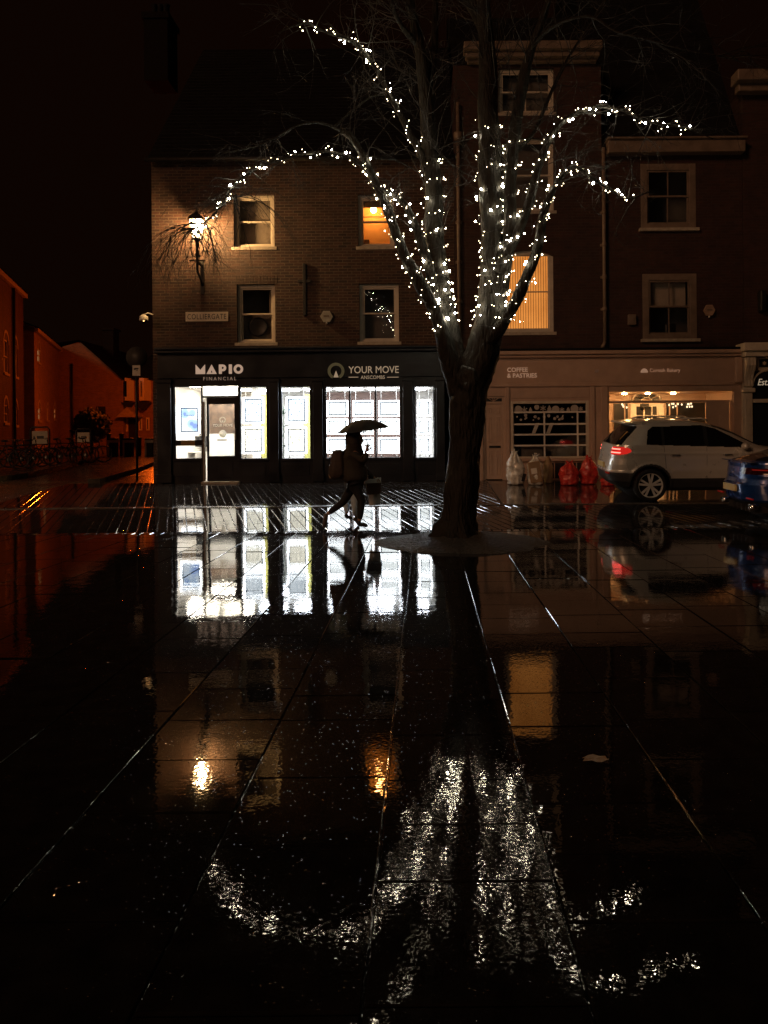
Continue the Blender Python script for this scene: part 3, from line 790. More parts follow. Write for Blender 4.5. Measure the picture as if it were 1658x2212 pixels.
# ---- things fixed to the left house
nx0, nx1, nz0, nz1 = rect(401, 674, 493, 694.5)
np_ = thing('street_nameplate', 'cream street nameplate with black capitals on the brown brick wall', 'street sign', ((nx0+nx1)/2, DF, nz0))
b = MB(); b.box(nx0, nx1, DF-.03, DF-.003, nz0, nz1, bev=.004); b.build('plate', plain('cream_enamel', (.66, .58, .46), .4, var=.08), np_)
lettering('COLLIERGATE', nx0+.05, nx1-.05, (nz0+nz1)/2, (nz1-nz0)*.56, DF-.031, M_black, np_, 'lettering', .003, spacing=1.12)
def alarm(px0, px1, y0, y1, label, mat, y=DF):
    x0, x1, z0, z1 = rect(px0, y0, px1, y1)
    t = thing('alarm_box', label, 'alarm box', ((x0+x1)/2, y, z0), group='alarm boxes on the house fronts')
    cx, cz, r = (x0+x1)/2, (z0+z1)/2, (x1-x0)/2
    b = MB(); b.prism([(cx+r*math.cos(k*PI/3), cz+r*math.sin(k*PI/3)*(z1-z0)/(x1-x0)*1.1) for k in range(6)], y-.09, y-.003); b.build('cover', mat, t)
    b = MB(); b.box(cx-r*.45, cx+r*.45, y-.096, y-.0902, cz-r*.12, cz+r*.2); b.build('badge', M_pipe, t)
    b = MB(); b.sphere((cx, y-.05, z0-.02), .03); b.build('strobe', M_white, t)
alarm(692, 719, 672, 697, 'grey six-sided alarm box between the two lower windows on brown brick', plain('grey_alarm', (.38, .37, .30), .5))
alarm(1518, 1542, 659, 683, 'small cream six-sided alarm box right of the four-pane windows on red brick', plain('cream_alarm', (.36, .24, .17), .5))
# lantern
def wall_lantern():
    d = DF-.46; c = at(425, 500, d); k = d/F
    t = thing('wall_lantern', 'lit tapered glass street lantern on a black iron bracket, brown brick wall', 'lantern', (c.x, DF, at(425, 590, d).z))
    zt, zb = at(425, 476, d).z, at(425, 516, d).z; rt, rb = 15*k, 9*k
    b = MB()
    for i in range(4):
        a = PI/4+i*PI/2
        p0 = Vector((c.x+math.cos(a)*rb*1.3, d+math.sin(a)*rb*1.3, zb)); p1 = Vector((c.x+math.cos(a)*rt*1.3, d+math.sin(a)*rt*1.3, zt))
        b.tube([p0, p1], .012, 6)
        a2 = a+PI/2
        b.tube([p1, Vector((c.x+math.cos(a2)*rt*1.3, d+math.sin(a2)*rt*1.3, zt))], .014, 6)
        b.tube([p0, Vector((c.x+math.cos(a2)*rb*1.3, d+math.sin(a2)*rb*1.3, zb))], .014, 6)
    b.lathe([(.10, 0), (.06, -.06), (.045, -.16), (.05, -.2)], 12, M=Matrix.Translation((c.x, d, zb)))
    b.build('cage', M_iron, t)
    b = MB(); b.lathe([(rt*1.45, 0), (rt*1.1, .10), (rt*.5, .17), (.05, .2), (.03, .32), (.0, .34)], 4, M=Matrix.Translation((c.x, d, zt)) @ Matrix.Rotation(PI/4, 4, 'Z'), smooth=False); b.build('cap', M_iron, t)
    b = MB()
    for i in range(4):
        a = PI/4+i*PI/2; a2 = a+PI/2
        b.face([(c.x+math.cos(q)*rr*1.28, d+math.sin(q)*rr*1.28, z) for q, rr, z in ((a, rb, zb), (a2, rb, zb), (a2, rt, zt), (a, rt, zt))])
    b.build('pane', glass('lantern_glass', (1, .93, .8), .05, frost=.30), t, fix=False)
    b = MB(); b.sphere((c.x, d, (zt+zb)/2+.10), .085, sc=(1, 1, 1.5)); b.build('bulb', E_lamp, t)
    b = MB(); zz = zb-.2
    b.tube([(c.x, d, zz), (c.x, d, zz-.28)], [.035, .05], 8); b.tube([(c.x-.20, d, zz-.36), (c.x+.20, d, zz-.36)], .02, 6)
    b.tube([(c.x, d, zz-.2), (c.x, d, zz-.62)], .035, 8); b.tube([(c.x, d, zz-.40), (c.x, DF, zz-.40)], .035, 8)
    b.tube([(c.x, d, zz-.62), (c.x, d+.3, zz-.8), (c.x, DF, zz-.95)], .028, 8)
    b.box(c.x-.05, c.x+.05, DF-.04, DF-.003, zz-1.15, zz-.25, bev=.01)
    for s in (-1, 1): b.tube([(c.x, d, zz-.3), (c.x+s*.13, d, zz-.22), (c.x+s*.16, d, zz-.05), (c.x+s*.11, d, zb)], .013, 6)
    b.build('bracket', M_iron, t)
wall_lantern()
# CCTV camera on the corner
c = at(310, 690, DF-.3)
t = thing('security_camera', 'pale dome security camera on a short arm at the dark house corner', 'camera', (LX0, DF, c.z))
b = MB(); b.tube([(LX0+.02, DF-.05, c.z+.16), (c.x+.1, DF-.3, c.z+.16), (c.x, DF-.3, c.z+.12)], .022, 8); b.build('arm', M_white, t)
b = MB(); b.lathe([(.03, .13), (.10, .08), (.115, 0), (.115, -.03)], 16, M=Matrix.Translation((c.x, DF-.3, c.z))); b.build('housing', M_white, t)
b = MB(); b.sphere((c.x, DF-.3, c.z-.03), .085, seg=14, rings=8); dm = b.build('dome', M_black, t)
b = MB(); b.sphere((c.x+.03, DF-.385, c.z-.05), .018); b.build('indicator', emit('camera_led', (1., .45, .15), 5.), dm)
# sign post at the corner
py = 21.6; c = at(294, 800, py); dcz = at(296, 772, py)
t = thing('sign_post', 'thin post with a small pale notice below a dark round disc at the house corner', 'sign', (c.x, py, gz(py)))
b = MB(); b.tube([(c.x, py, gz(py)-.05), (c.x, py, dcz.z+.3)], .035, 10); b.build('post', M_iron, t)
b = MB(); b.lathe([(.30, 0), (.30, .012)], 32, M=Matrix.Translation((dcz.x, py-.04, dcz.z)) @ Matrix.Rotation(PI/2, 4, 'X')); b.build('disc', plain('sign_back', (.03, .028, .026), .6), t)
x0, x1, z0, z1 = rect(286, 789, 303, 812, py-.06)
b = MB(); b.box(x0, x1, py-.075, py-.055, z0, z1, bev=.003); nt_ = b.build('notice', plain('notice_white', (.62, .58, .5), .5), t)
b = MB(); b.box(x0+.06, x1-.05, py-.080, py-.076, z0+.19, z0+.225); b.box(x0+.04, x0+.10, py-.080, py-.076, z0+.17, z0+.21); b.box(x0+.12, x0+.14, py-.080, py-.076, z0+.14, z0+.19); b.build('camera_symbol', M_black, nt_)
# ================================================================ tall middle house and right house
def slat_mat():
    m, nt, out = newmat('lit_slat_blind'); L = nt.links.new
    tc = N(nt, 'ShaderNodeTexCoord'); no = N(nt, 'ShaderNodeTexNoise', Scale=.9, Detail=3.); L(tc.outputs['Object'], no.inputs['Vector'])
    e = N(nt, 'ShaderNodeEmission', Strength=1.); L(ramp(nt, no.outputs[0], [(.3, (.62, .20, .035)), (.7, (1., .37, .075))]), e.inputs['Color'])
    L(e.outputs[0], out.inputs[0]); return m
M_slat = slat_mat()
MX0, MX1 = LX1+.01, at(1302, 700, DF).x
MTOP = at(1150, 140, DF).z
STOP = at(1300, 762, DF).z
mid = thing('brick_house', 'tall dark red brick house behind the tree with an orange lit slatted window', 'house', ((MX0+MX1)/2, DF, FZ))
mw = [rect(1076, 147, 1196, 243), rect(1085, 297, 1196, 455), rect(1085, 540, 1196, 717)]
b = MB(); wall_holes(b, MX0, MX1, STOP-.2, MTOP, DF, mw, .2)
closed_sides(b, MX0, MX1, DF, DF+9, FZ-.3, MTOP)
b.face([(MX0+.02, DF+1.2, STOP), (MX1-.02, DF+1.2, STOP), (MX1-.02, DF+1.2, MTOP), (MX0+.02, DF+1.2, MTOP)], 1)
b.build('wall', [M_brickR, M_dim], mid, fix=False)
def seg_arch(h, rise, y, mat, parent):
    """curved spandrels that turn a square opening into a segmental arch"""
    b = MB(); x0, x1, z0, z1 = h; n = 12; cx = (x0+x1)/2; hw = (x1-x0)/2
    for i in range(n):
        xa = x0+(x1-x0)*i/n; xb = x0+(x1-x0)*(i+1)/n
        za = z1-rise*((xa-cx)/hw)**2; zb = z1-rise*((xb-cx)/hw)**2
        b.face([(xa, y, za), (xb, y, zb), (xb, y, z1+.004), (xa, y, z1+.004)])
        b.face([(xa, y, za), (xa, y+.2, za), (xb, y+.2, zb), (xb, y, zb)])
    b.build('arch', mat, parent, fix=False)
for i, h in enumerate(mw):
    if i: seg_arch(h, .16, DF-.002, M_brickR, mid)
w0 = sash_window(mid, mw[0], DF+.05, bars=1); flat('blind', w0, mw[0][0]+.1, mw[0][1]-.1, mw[0][2]+.1, mw[0][3]-.1, DF+.35, M_dim)
w1 = sash_window(mid, mw[1], DF+.05, bars=0); flat('blind', w1, mw[1][0]+.1, mw[1][1]-.1, mw[1][2]+.1, mw[1][3]-.1, DF+.35, M_dim)
w2 = sash_window(mid, mw[2], DF+.05, bars=0, frame=.11, sash=.03, label='tall window with orange lit vertical slats')
b = MB(); h = mw[2]; nsl = 17
for k in range(nsl):
    xa = h[0]+.10+(h[1]-h[0]-.2)*k/nsl; wd_ = (h[1]-h[0]-.2)/nsl
    b.face([(xa+.004, DF+.24, h[2]+.08), (xa+wd_-.006, DF+.255, h[2]+.08), (xa+wd_-.006, DF+.255, h[3]-.02), (xa+.004, DF+.24, h[3]-.02)])
b.build('slat_blind', M_slat, w2, fix=False)
b = MB(); b.box(h[0]+.09, h[1]-.09, DF+.27, DF+.28, h[2]+.05, h[3]); b.build('blind_backing', plain('brown_blind', (.12, .05, .02), .8), w2)
x0, x1, z0, z1 = rect(1000, 104, 1294, 140)
b = MB(); b.box(x0, x1, DF-.42, DF-.004, z0+.22, z1, bev=.03); b.box(x0+.05, x1-.05, DF-.30, DF-.006, z0+.08, z0+.217, bev=.03); b.box(x0+.1, x1-.1, DF-.16, DF-.006, z0, z0+.077, bev=.02)
b.build('cornice', M_pipe, mid)
b = MB(); zr = at(1150, 20, DF+4).z; b.face([(MX0, DF+.1, MTOP), (MX1, DF+.1, MTOP), (MX1, DF+4.5, zr), (MX0, DF+4.5, zr)]); b.face([(MX0, DF+9, MTOP), (MX1, DF+9, MTOP), (MX1, DF+4.5, zr), (MX0, DF+4.5, zr)])
b.build('roof', M_slate, mid, fix=False)
def downpipe(parent, px, ya, yb, y=DF, hop=None, shoe=True):
    p0, p1 = at(px, ya, y), at(px, yb, y); x = (p0.x+p1.x)/2
    b = MB(); b.tube([(x, y-.09, p0.z), (x, y-.09, p1.z)], .048, 10)
    for k in range(1, 6):
        z = p0.z+(p1.z-p0.z)*k/6; b.lathe([(.062, -.05), (.062, .05)], 10, M=Matrix.Translation((x, y-.09, z)))
        b.box(x-.09, x+.09, y-.04, y-.003, z-.03, z+.03)
    if hop:
        z = at(px, hop, y).z; b.lathe([(.05, -.22), (.12, 0), (.13, .10), (.11, .12)], 10, M=Matrix.Translation((x, y-.11, z)))
    if shoe: b.tube([(x, y-.09, p1.z), (x-.03, y-.11, p1.z-.09), (x-.09, y-.16, p1.z-.16)], .046, 8)
    b.build('downpipe', M_pipe, parent)
downpipe(mid, 990, 225, 738, hop=300, shoe=False)
# right house
RX0, RX1 = MX1+.01, at(1606, 700, DF).x
REAVE = at(1450, 322, DF).z
rh = thing('brick_house', 'dark red brick house with two four-pane windows above the bakery entrance', 'house', ((RX0+RX1)/2, DF, FZ))
rw = [rect(1384, 353, 1503, 493), rect(1388, 591, 1505, 732)]
b = MB(); wall_holes(b, RX0, RX1, STOP-.2, REAVE, DF+.02, rw, .2)
closed_sides(b, RX0, RX1, DF+.02, DF+9, FZ-.3, REAVE, left=False)
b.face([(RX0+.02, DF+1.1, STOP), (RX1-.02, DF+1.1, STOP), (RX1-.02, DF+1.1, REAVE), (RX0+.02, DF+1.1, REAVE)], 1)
b.build('wall', [M_brickR, M_dim], rh, fix=False)
for i, h in enumerate(rw):
    w = sash_window(rh, h, DF-.02, bars=1, meet=.5, frame=.17, sash=.05, mat=M_pipe, sill=True)
    if i == 1:
        w['label'] = 'four-pane window with a pale blind drawn over its upper half'
        flat('blind', w, h[0]+.2, h[1]-.2, h[2]+.92, h[3]-.15, DF+.30, M_blind)
        b = MB(); b.box(h[1]-.75, h[1]-.45, DF+.3, DF+.4, h[2]+.1, h[2]+.45, bev=.05); b.build('chair_back', M_black, w)
x0, x1, z0, z1 = rect(1308, 305, 1601, 336)
b = MB(); b.box(x0, x1, DF-.28, DF+.015, z0, z1-.06, bev=.02); b.box(x0-.03, x1+.03, DF-.36, DF+.016, z1-.057, z1, bev=.02); b.build('cornice', M_pipe, rh)
zr = at(1450, -160, DF+6).z
b = roof_mesh(RX0, RX1, DF, REAVE+.12, DF+5.5, zr, over=.1); b.build('roof', M_slate, rh, fix=False)
downpipe(rh, 1303, 322, 738)
b = MB(); x0, x1, z0, z1 = rect(1355, 680, 1372, 703); b.box(x0, x1, DF-.10, DF+.018, z0, z1, bev=.02); b.build('meter_box', M_pipe, rh)
# far right house
FX0, FX1 = RX1+.01, at(1840, 700, DF).x
fh = thing('brick_house', 'dark brick house at the right edge above the carved shop pilaster', 'house', ((FX0+FX1)/2, DF, FZ))
b = MB(); ft = at(1620, 195, DF).z
fz0 = at(1640, 742, DF).z
wall_holes(b, FX0, FX1, fz0-.2, ft, DF-.01, [], .2); closed_sides(b, FX0, FX1, DF-.01, DF+9, FZ-.3, ft); b.build('wall', M_brickR, fh, fix=False)
x0, x1, z0, z1 = rect(1577, 166, 1840, 206)
b = MB(); b.box(x0, x1, DF-.5, DF-.012, z0+.2, z1, bev=.03); b.box(x0+.1, x1, DF-.3, DF-.013, z0, z0+.197, bev=.03); b.build('cornice', M_pipe, fh)
b = MB(); c = at(1641, 650, DF); b.box(c.x-.08, c.x+.08, DF-.25, DF-.012, c.z-.3, c.z+.25, bev=.03); b.build('wall_bracket', M_iron, fh)  # small dark iron bracket standing off the wall
# ---- rightmost shop front
CY0 = DF-.25
sh = thing('shopfront', 'cream carved pilaster and black panelled shop front at the right edge', 'shop front', (at(1640, 1000, CY0).x, CY0, FZ))
def P(*a): return rect(*a, CY0)
b = MB()
x0, x1, z0, z1 = P(1604, 848, 1626, 1036); b.box(x0, x1, CY0, DF-.015, FZ-.05, z1, bev=.01); b.box(x0+.06, x1-.06, CY0-.02, CY0-.002, FZ+.35, z1-.15, bev=.008)
b.box(x0-.04, x1+.04, CY0-.05, DF-.016, FZ-.04, FZ+.28, bev=.015)
x0, x1, z0, z1 = P(1602, 838, 1630, 848); b.box(x0, x1, CY0-.06, DF-.014, z0+.003, z1, bev=.02)
x0, x1, z0, z1 = P(1605, 772, 1625, 838)
b.box(x0, x1, CY0+.02, DF-.015, z0+.003, z1)
for k in range(3):   # fluted corbel
    xa = x0+(x1-x0)*(k+.08)/3; xb = x0+(x1-x0)*(k+.92)/3
    prof = [(CY0-.22, z1-.02), (CY0-.24, z1-.22), (CY0-.10, z1-.45), (CY0-.04, z0+.20), (CY0-.07, z0+.05), (CY0+.018, z0+.02), (CY0+.018, z1-.02)]
    b.prism([(p[0], p[1]) for p in prof], xa, xb, axis='x')
x0, x1, z0, z1 = P(1596, 742, 1840, 771)
b.box(x0, x1, CY0-.34, DF-.014, z0+.14, z1, bev=.02); b.box(x0+.06, x1, CY0-.24, DF-.0145, z0+.003, z0+.137, bev=.02)
x0, x1, z0, z1 = P(1626, 771, 1840, 800)
b.box(x0+.002, x1, CY0+.05, DF-.016, z0, z1)
x0, x1, z0, z1 = P(1627, 861, 1840, 869); b.box(x0, x1, CY0-.02, DF-.0165, z0, z1, bev=.01)
b.build('surround', M_paint, sh)
b = MB(); x0, x1, z0, z1 = P(1641, 775, 1800, 792); b.box(x0, x1, CY0+.02, CY0+.048, z0, z1); b.build('sign_panel', M_black, sh)
b = MB(); cc = P(1648, 781, 1655, 788)
for k in range(6):
    a = k*PI/3; mxx, mzz = (cc[0]+cc[1])/2, (cc[2]+cc[3])/2
    b.box(mxx-.012, mxx+.012, CY0+.012, CY0+.0195, mzz, mzz+.05, M=Matrix.Translation((mxx, 0, mzz)) @ Matrix.Rotation(a, 4, 'Y') @ Matrix.Translation((-mxx, 0, -mzz)))
b.build('emblem', M_gold, sh)
b = MB(); x0, x1, z0, z1 = P(1627, 800, 1840, 861); b.box(x0, x1, CY0+.06, DF-.02, z0+.002, z1-.002)
x0, x1, z0, z1 = P(1627, 869, 1840, 1036); b.box(x0, x1, CY0+.09, DF-.02, FZ-.03, z1-.002); b.build('panel', M_navy, sh)
b = MB(); c = P(1627, 800, 1660, 835)
pts = []
for k in range(9):
    a = PI/2*k/8; pts.append((c[0]+.38*(1-math.cos(a)), CY0+.03, c[2]+.04+.38*math.sin(a)))
b.tube(pts, .028, 8); b.build('arch_moulding', M_paint, sh)
x0, x1, z0, z1 = P(1640, 818, 1662, 832); lettering('Est.', x0, x1, (z0+z1)/2, z1-z0, CY0+.055, emit('emissive_script', (1., .75, .5), .35), sh, 'lettering', shear=.25)  # script brightness is put into the letters as emission
# ---- the bakery front across both houses
BY = DF-.14
bk = thing('shopfront', 'wide beige bakery shop front with dim sign lettering behind the parked bags', 'shop front', (at(1330, 1000, BY).x, BY, FZ))
def Q(*a): return rect(*a, BY)
bx0, bx1 = LX1+.03, at(1603, 900, BY).x
BTOP = at(1330, 766, BY).z
od = Q(1043, 856, 1090, 1036); ow = Q(1103, 866, 1272, 990); ol = Q(1316, 845, 1582, 1036)
for o_ in (od, ol): pass
od = (od[0], od[1], FZ-.01, od[3]); ol = (ol[0], ol[1], FZ-.01, ol[3])
b = MB(); wall_holes(b, bx0, bx1, FZ-.05, BTOP, BY, [od, ow, ol], .1)
b.face([(bx0, BY, BTOP), (bx1, BY, BTOP), (bx1, DF, BTOP), (bx0, DF, BTOP)])
front2 = b.build('front', M_beige, bk, fix=False)
b = MB()
b.box(bx0-.02, bx1+.01, BY-.20, DF-.003, BTOP+.002, BTOP+.10, bev=.02); b.box(bx0, bx1, BY-.12, BY-.002, BTOP-.07, BTOP, bev=.02)
zA, zB = at(1330, 834, BY).z, at(1330, 826, BY).z
b.box(bx0, bx1, BY-.06, BY-.002, zA, zB, bev=.012)
for (pa, pb) in ((1091, 1100), (1275, 1284), (1298, 1312), (1583, 1600)):
    xa, xb = at(pa, 900, BY).x, at(pb, 900, BY).x; b.box(xa, xb, BY-.045, BY-.002, FZ, zA-.004, bev=.01)
    b.box(xa-.02, xb+.02, BY-.06, BY-.0465, FZ+.003, FZ+.25, bev=.01)
x0, x1, z0, z1 = Q(1103, 840, 1272, 860); b.box(x0, x1, BY-.02, BY-.003, z0, z1, bev=.008)
x0, x1, z0, z1 = Q(1583, 772, 1600, 828); b.box(x0, x1, BY-.16, BY-.061, z0, z1, bev=.05)
x0, x1, z0, z1 = Q(1316, 836, 1582, 845); b.box(x0, x1, BY-.075, BY-.061, z0, z1+.02, bev=.006)
b.box(ow[0]-.07, ow[1]+.07, BY-.10, BY-.003, ow[2]-.075, ow[2]-.004, bev=.012)
b.build('joinery', M_beige, front2)
b = MB(); b.box(bx0, bx1+.02, BY-.21, DF-.003, BTOP+.104, BTOP+.16, bev=.01); b.build('lead_flashing', M_slate, front2)
E_sign = emit('faint_emissive_letter', (1., .56, .34), .26)  # glow added to the painted sign letters so they stay legible
x0, x1, z0, z1 = Q(1095, 794, 1159, 816); lettering('COFFEE\n& PASTRIES', x0, x1, (z0+z1)/2, z1-z0, BY-.004, E_sign, front2, 'lettering', .008, bold=.012, line=.95)
x0, x1, z0, z1 = Q(1403, 796, 1469, 806); lettering('Cornish Bakery', x0, x1, (z0+z1)/2, z1-z0, BY-.004, emit('faint_emissive_name', (1., .50, .28), .20), front2, 'lettering', .008, bold=.01)
x0, x1, z0, z1 = Q(1284, 799, 1293, 805); lettering('3F', x0, x1, (z0+z1)/2, z1-z0, BY-.004, emit('faint_emissive_number', (1., .5, .28), .07), front2, 'lettering', .008)
x0, x1, z0, z1 = Q(1383, 796, 1399, 805)
b = MB(); b.prism([((x0+x1)/2+(x1-x0)/2*math.cos(PI*k/16), z0+(z1-z0)*math.sin(PI*k/16)) for k in range(17)], BY-.012, BY-.002); b.build('emblem', E_sign, front2)
# side door with fanlight
b = MB(); yy = BY+.07
b.box(od[0], od[0]+.06, yy-.02, yy+.08, FZ, od[3]); b.box(od[1]-.06, od[1], yy-.02, yy+.08, FZ, od[3]); b.box(od[0]+.06, od[1]-.06, yy-.02, yy+.08, od[3]-.05, od[3])
zt = at(1065, 872, BY).z; b.box(od[0]+.06, od[1]-.06, yy-.02, yy+.08, zt, zt+.05)
b.box(od[0]+.06, od[1]-.06, yy+.02, yy+.05, zt+.05, od[3]-.05)
door2 = b.build('door_frame', M_beige2, bk)
b = MB(); x0, x1 = od[0]+.064, od[1]-.064; b.box(x0, x1, yy+.02, yy+.06, FZ+.02, zt-.004)
wdt = (x1-x0)
for (za, zb_) in ((.12, .78), (.98, 1.66), (1.74, zt-FZ-.1)):
    for k in (0, 1):
        xa = x0+.07+k*(wdt/2-.01); xb = xa+wdt/2-.12
        for q in ((xa, xb, FZ+za, FZ+za+.03), (xa, xb, FZ+zb_-.03, FZ+zb_), (xa, xa+.03, FZ+za+.03, FZ+zb_-.03), (xb-.03, xb, FZ+za+.03, FZ+zb_-.03)): b.box(q[0], q[1], yy+.006, yy+.019, q[2], q[3], bev=.004)
dd = b.build('door', M_beige2, bk); dd['label'] = 'panelled side door with a dark letter plate'
b = MB(); b.box(x0+.1, x0+.36, yy+.005, yy+.0195, FZ+.84, FZ+.90); b.box(x1-.12, x1-.04, yy+.005, yy+.0195, FZ+.84, FZ+.90); b.build('letter_plate', M_iron, dd)
b = MB(); cxd = (od[0]+od[1])/2
pts = [(cxd+.27*math.cos(PI*k/14), zt+.06+.24*math.sin(PI*k/14)) for k in range(15)]
b.prism(pts, yy+.012, yy+.0195); b.build('fanlight', M_black, door2)
b = MB()
for k in range(1, 5):
    a = PI*k/5; b.tube([(cxd, yy+.008, zt+.06), (cxd+.27*math.cos(a), yy+.008, zt+.06+.24*math.sin(a))], .01, 5)
b.tube([(cxd+.28*math.cos(PI*k/14), yy+.008, zt+.06+.25*math.sin(PI*k/14)) for k in range(15)], .018, 6); b.build('fanlight_bar', M_beige2, door2)
# the barred shop window
b = MB(); f = .07
b.box(ow[0], ow[0]+f, BY-.01, BY+.12, ow[2], ow[3], bev=.01); b.box(ow[1]-f, ow[1], BY-.01, BY+.12, ow[2], ow[3], bev=.01); b.box(ow[0]+f, ow[1]-f, BY-.01, BY+.12, ow[3]-f, ow[3], bev=.01); b.box(ow[0]+f, ow[1]-f, BY-.01, BY+.12, ow[2], ow[2]+f*.7, bev=.01)
win = b.build('window', M_paint, bk); win['label'] = 'shop window with pale bars and round window stickers'
b = MB()
for py_ in (890, 916, 938.5, 962): z = at(1190, py_, BY).z; b.box(ow[0]+f+.002, ow[1]-f-.002, BY+.03, BY+.06, z-.022, z+.022)
for px_ in (1176, 1248): x = at(px_, 930, BY).x; b.box(x-.02, x+.02, BY+.027, BY+.063, ow[2]+f*.7, at(1190, 890, BY).z)
b.build('glazing_bar', M_white, win)
b = MB(); b.face([(ow[0]+f, BY+.08, ow[2]), (ow[1]-f, BY+.08, ow[2]), (ow[1]-f, BY+.08, ow[3]), (ow[0]+f, BY+.08, ow[3])]); b.build('pane', M_glass, win, fix=False)
b = MB(); r = random.Random(8); M_stick = plain('white_sticker', (.40, .36, .32), .7, var=.1)
for k in range(11):
    x = ow[0]+.2+k*(ow[1]-ow[0]-.4)/10; z = ow[3]-.19+r.uniform(-.05, .03); rr = r.uniform(.055, .11)
    kind = k % 3
    if kind == 0: b.prism([(x+rr*math.cos(t*PI/10), z+rr*math.sin(t*PI/10)) for t in range(20)], BY+.066, BY+.070)
    elif kind == 1:
        for t in range(3): a = t*PI/3; b.box(x-.012, x+.012, BY+.066+t*.001, BY+.0665+t*.001, z-rr, z+rr, M=Matrix.Translation((x, 0, z)) @ Matrix.Rotation(a, 4, 'Y') @ Matrix.Translation((-x, 0, -z)))
    else: b.prism([(x-rr, z-rr), (x+rr, z-rr), (x+rr*.5, z-.1*rr), (x+rr*.75, z-.1*rr), (x, z+rr*1.2), (x-rr*.75, z-.1*rr), (x-rr*.5, z-.1*rr)], BY+.066, BY+.070)
for k in range(16):
    x = r.uniform(ow[0]+.15, ow[1]-.15); z = ow[3]-r.uniform(.36, .50); rr = r.uniform(.02, .045)
    b.prism([(x+rr*math.cos(t*PI/5), z+rr*math.sin(t*PI/5)) for t in range(10)], BY+.066, BY+.070)
b.build('sticker', M_stick, win)
b = MB()
for px_ in (1156, 1187):
    x = at(px_, 925, BY+.5).x; z = at(px_, 925, BY+.5).z; b.prism([(x-.10, z-.14), (x-.0, z-.14), (x+.11, z+.14), (x+.01, z+.14)], BY+.5, BY+.51)
b.build('hanging_card', M_white, win)
b = MB(); b.box(ow[0]+.05, ow[1]-.05, BY+.6, BY+2.5, ow[2]-.02, ow[2]+.28); b.box(ow[0]+.3, ow[0]+.85, BY+.2, BY+.5, ow[2], ow[2]+.34); b.build('display_shelf', M_dim, win)
x = ow[0]+f+.02; b = MB(); b.tube([(x, BY+.10, ow[2]+.1), (x, BY+.10, ow[3]-.1)], .012, 6); b.build('bright_trim', M_steel, win)
b = MB(); gx0_, gx1_ = ow[0]+.55, ow[1]-.05
b.box(gx0_, gx1_, BY-.012, BY-.003, FZ+.03, ow[2]-.12)
rp = b.build('riser_panel', M_black, front2)
b = MB()
for k in range(6): xx = gx0_+(gx1_-gx0_)*k/5; b.box(xx-.012, xx+.012, BY-.026, BY-.0125, FZ+.03, ow[2]-.12)
b.build('riser_batten', M_beige, front2)
# recessed entrance
LD = 1.5
b = MB(); x0, x1, z1 = ol[0], ol[1], ol[3]; y0, y1 = BY+.1, BY+.1+LD
xm = at(1528, 900, BY).x
b.face([(x0, y1, FZ), (x1, y1, FZ), (x1, y1, z1), (x0, y1, z1)]); b.face([(x0, y0, FZ), (x0+.25, y1, FZ), (x0+.25, y1, z1), (x0, y0, z1)]); b.face([(x1, y0, FZ), (x1-.1, y1, FZ), (x1-.1, y1, z1), (x1, y0, z1)])
b.face([(x0, y0, z1), (x1, y0, z1), (x1, y1, z1), (x0, y1, z1)]); b.face([(x0, y0, FZ+.01), (x1, y0, FZ+.01), (x1, y1, FZ+.01), (x0, y1, FZ+.01)])
zs_ = at(1450, 867, BY).z
b.box(x0+.02, x1-.02, y0+.02, y0+.08, zs_-.03, zs_+.03)
b.box(xm, x1-.03, y0+.03, y0+.07, FZ+.01, zs_-.031); b.box(xm+.35, xm+.62, y0+.015, y0+.029, FZ+.4, zs_-.35, bev=.005)
lob = b.build('entrance', M_beige2, bk, fix=False); lob['label'] = 'recessed entrance lit by warm spots'
b = MB(); yd = y1-.06
def lx(px): return at(px, 900, yd).x
def lz(py_): return at(1400, py_, yd).z
dxa, dxb = lx(1362), lx(1434)
b.box(dxa, dxa+.16, yd, yd+.05, FZ+.02, lz(872)); b.box(dxb-.2, dxb, yd, yd+.05, FZ+.02, lz(872)); b.box(dxa+.16, dxb-.2, yd, yd+.05, lz(878), lz(872)); b.box(dxa+.16, dxb-.2, yd, yd+.05, FZ+.02, FZ+.9)
for px_ in (1391, 1408): b.box(lx(px_)-.018, lx(px_)+.018, yd, yd+.045, FZ+.9, lz(878))
for py_ in (898, 922): b.box(dxa+.16, dxb-.2, yd+.002, yd+.043, lz(py_)-.018, lz(py_)+.018)
idoor = b.build('inner_door', M_white, bk)
b = MB(); b.box(dxa+.16, dxb-.2, yd+.046, yd+.055, FZ+.9, lz(878)); b.box(lx(1382), lx(1399), yd-.12, yd-.04, lz(880), lz(872)); b.build('door_glass', M_black, idoor)
b = MB(); cxf = lx(1396)
for k in range(5):
    a = PI*(k+.5)/5; w_, h_ = .36, .22
    q = [(cxf+w_*s*math.cos(t), lz(866)+h_*s*math.sin(t)) for s, t in ((.42, a-.23), (1., a-.25), (1., a+.25), (.42, a+.23))]
    b.prism(q, yd-.02, yd-.012)
b.build('fanlight_pane', M_black, idoor)
b = MB(); b.tube([(cxf+.4*math.cos(PI*k/14), yd-.03, lz(866)+.26*math.sin(PI*k/14)) for k in range(15)], .02, 6); b.tube([(cxf+.15*math.cos(PI*k/14), yd-.03, lz(866)+.09*math.sin(PI*k/14)) for k in range(15)], .015, 6); b.build('fanlight_bar', M_white, idoor)
b = MB()
for (pa, pb) in ((1326, 1356), (1440, 1526)): b.box(lx(pa), lx(pb), yd+.01, yd+.05, FZ+.5, lz(871))
b.build('dark_pane', M_black, lob)
b = MB()
for px_ in (1349, 1446, 1462): b.box(lx(px_)-.015, lx(px_)+.015, yd-.012, yd+.008, FZ+.5, lz(871))
b.build('pane_bar', M_beige2, lob)
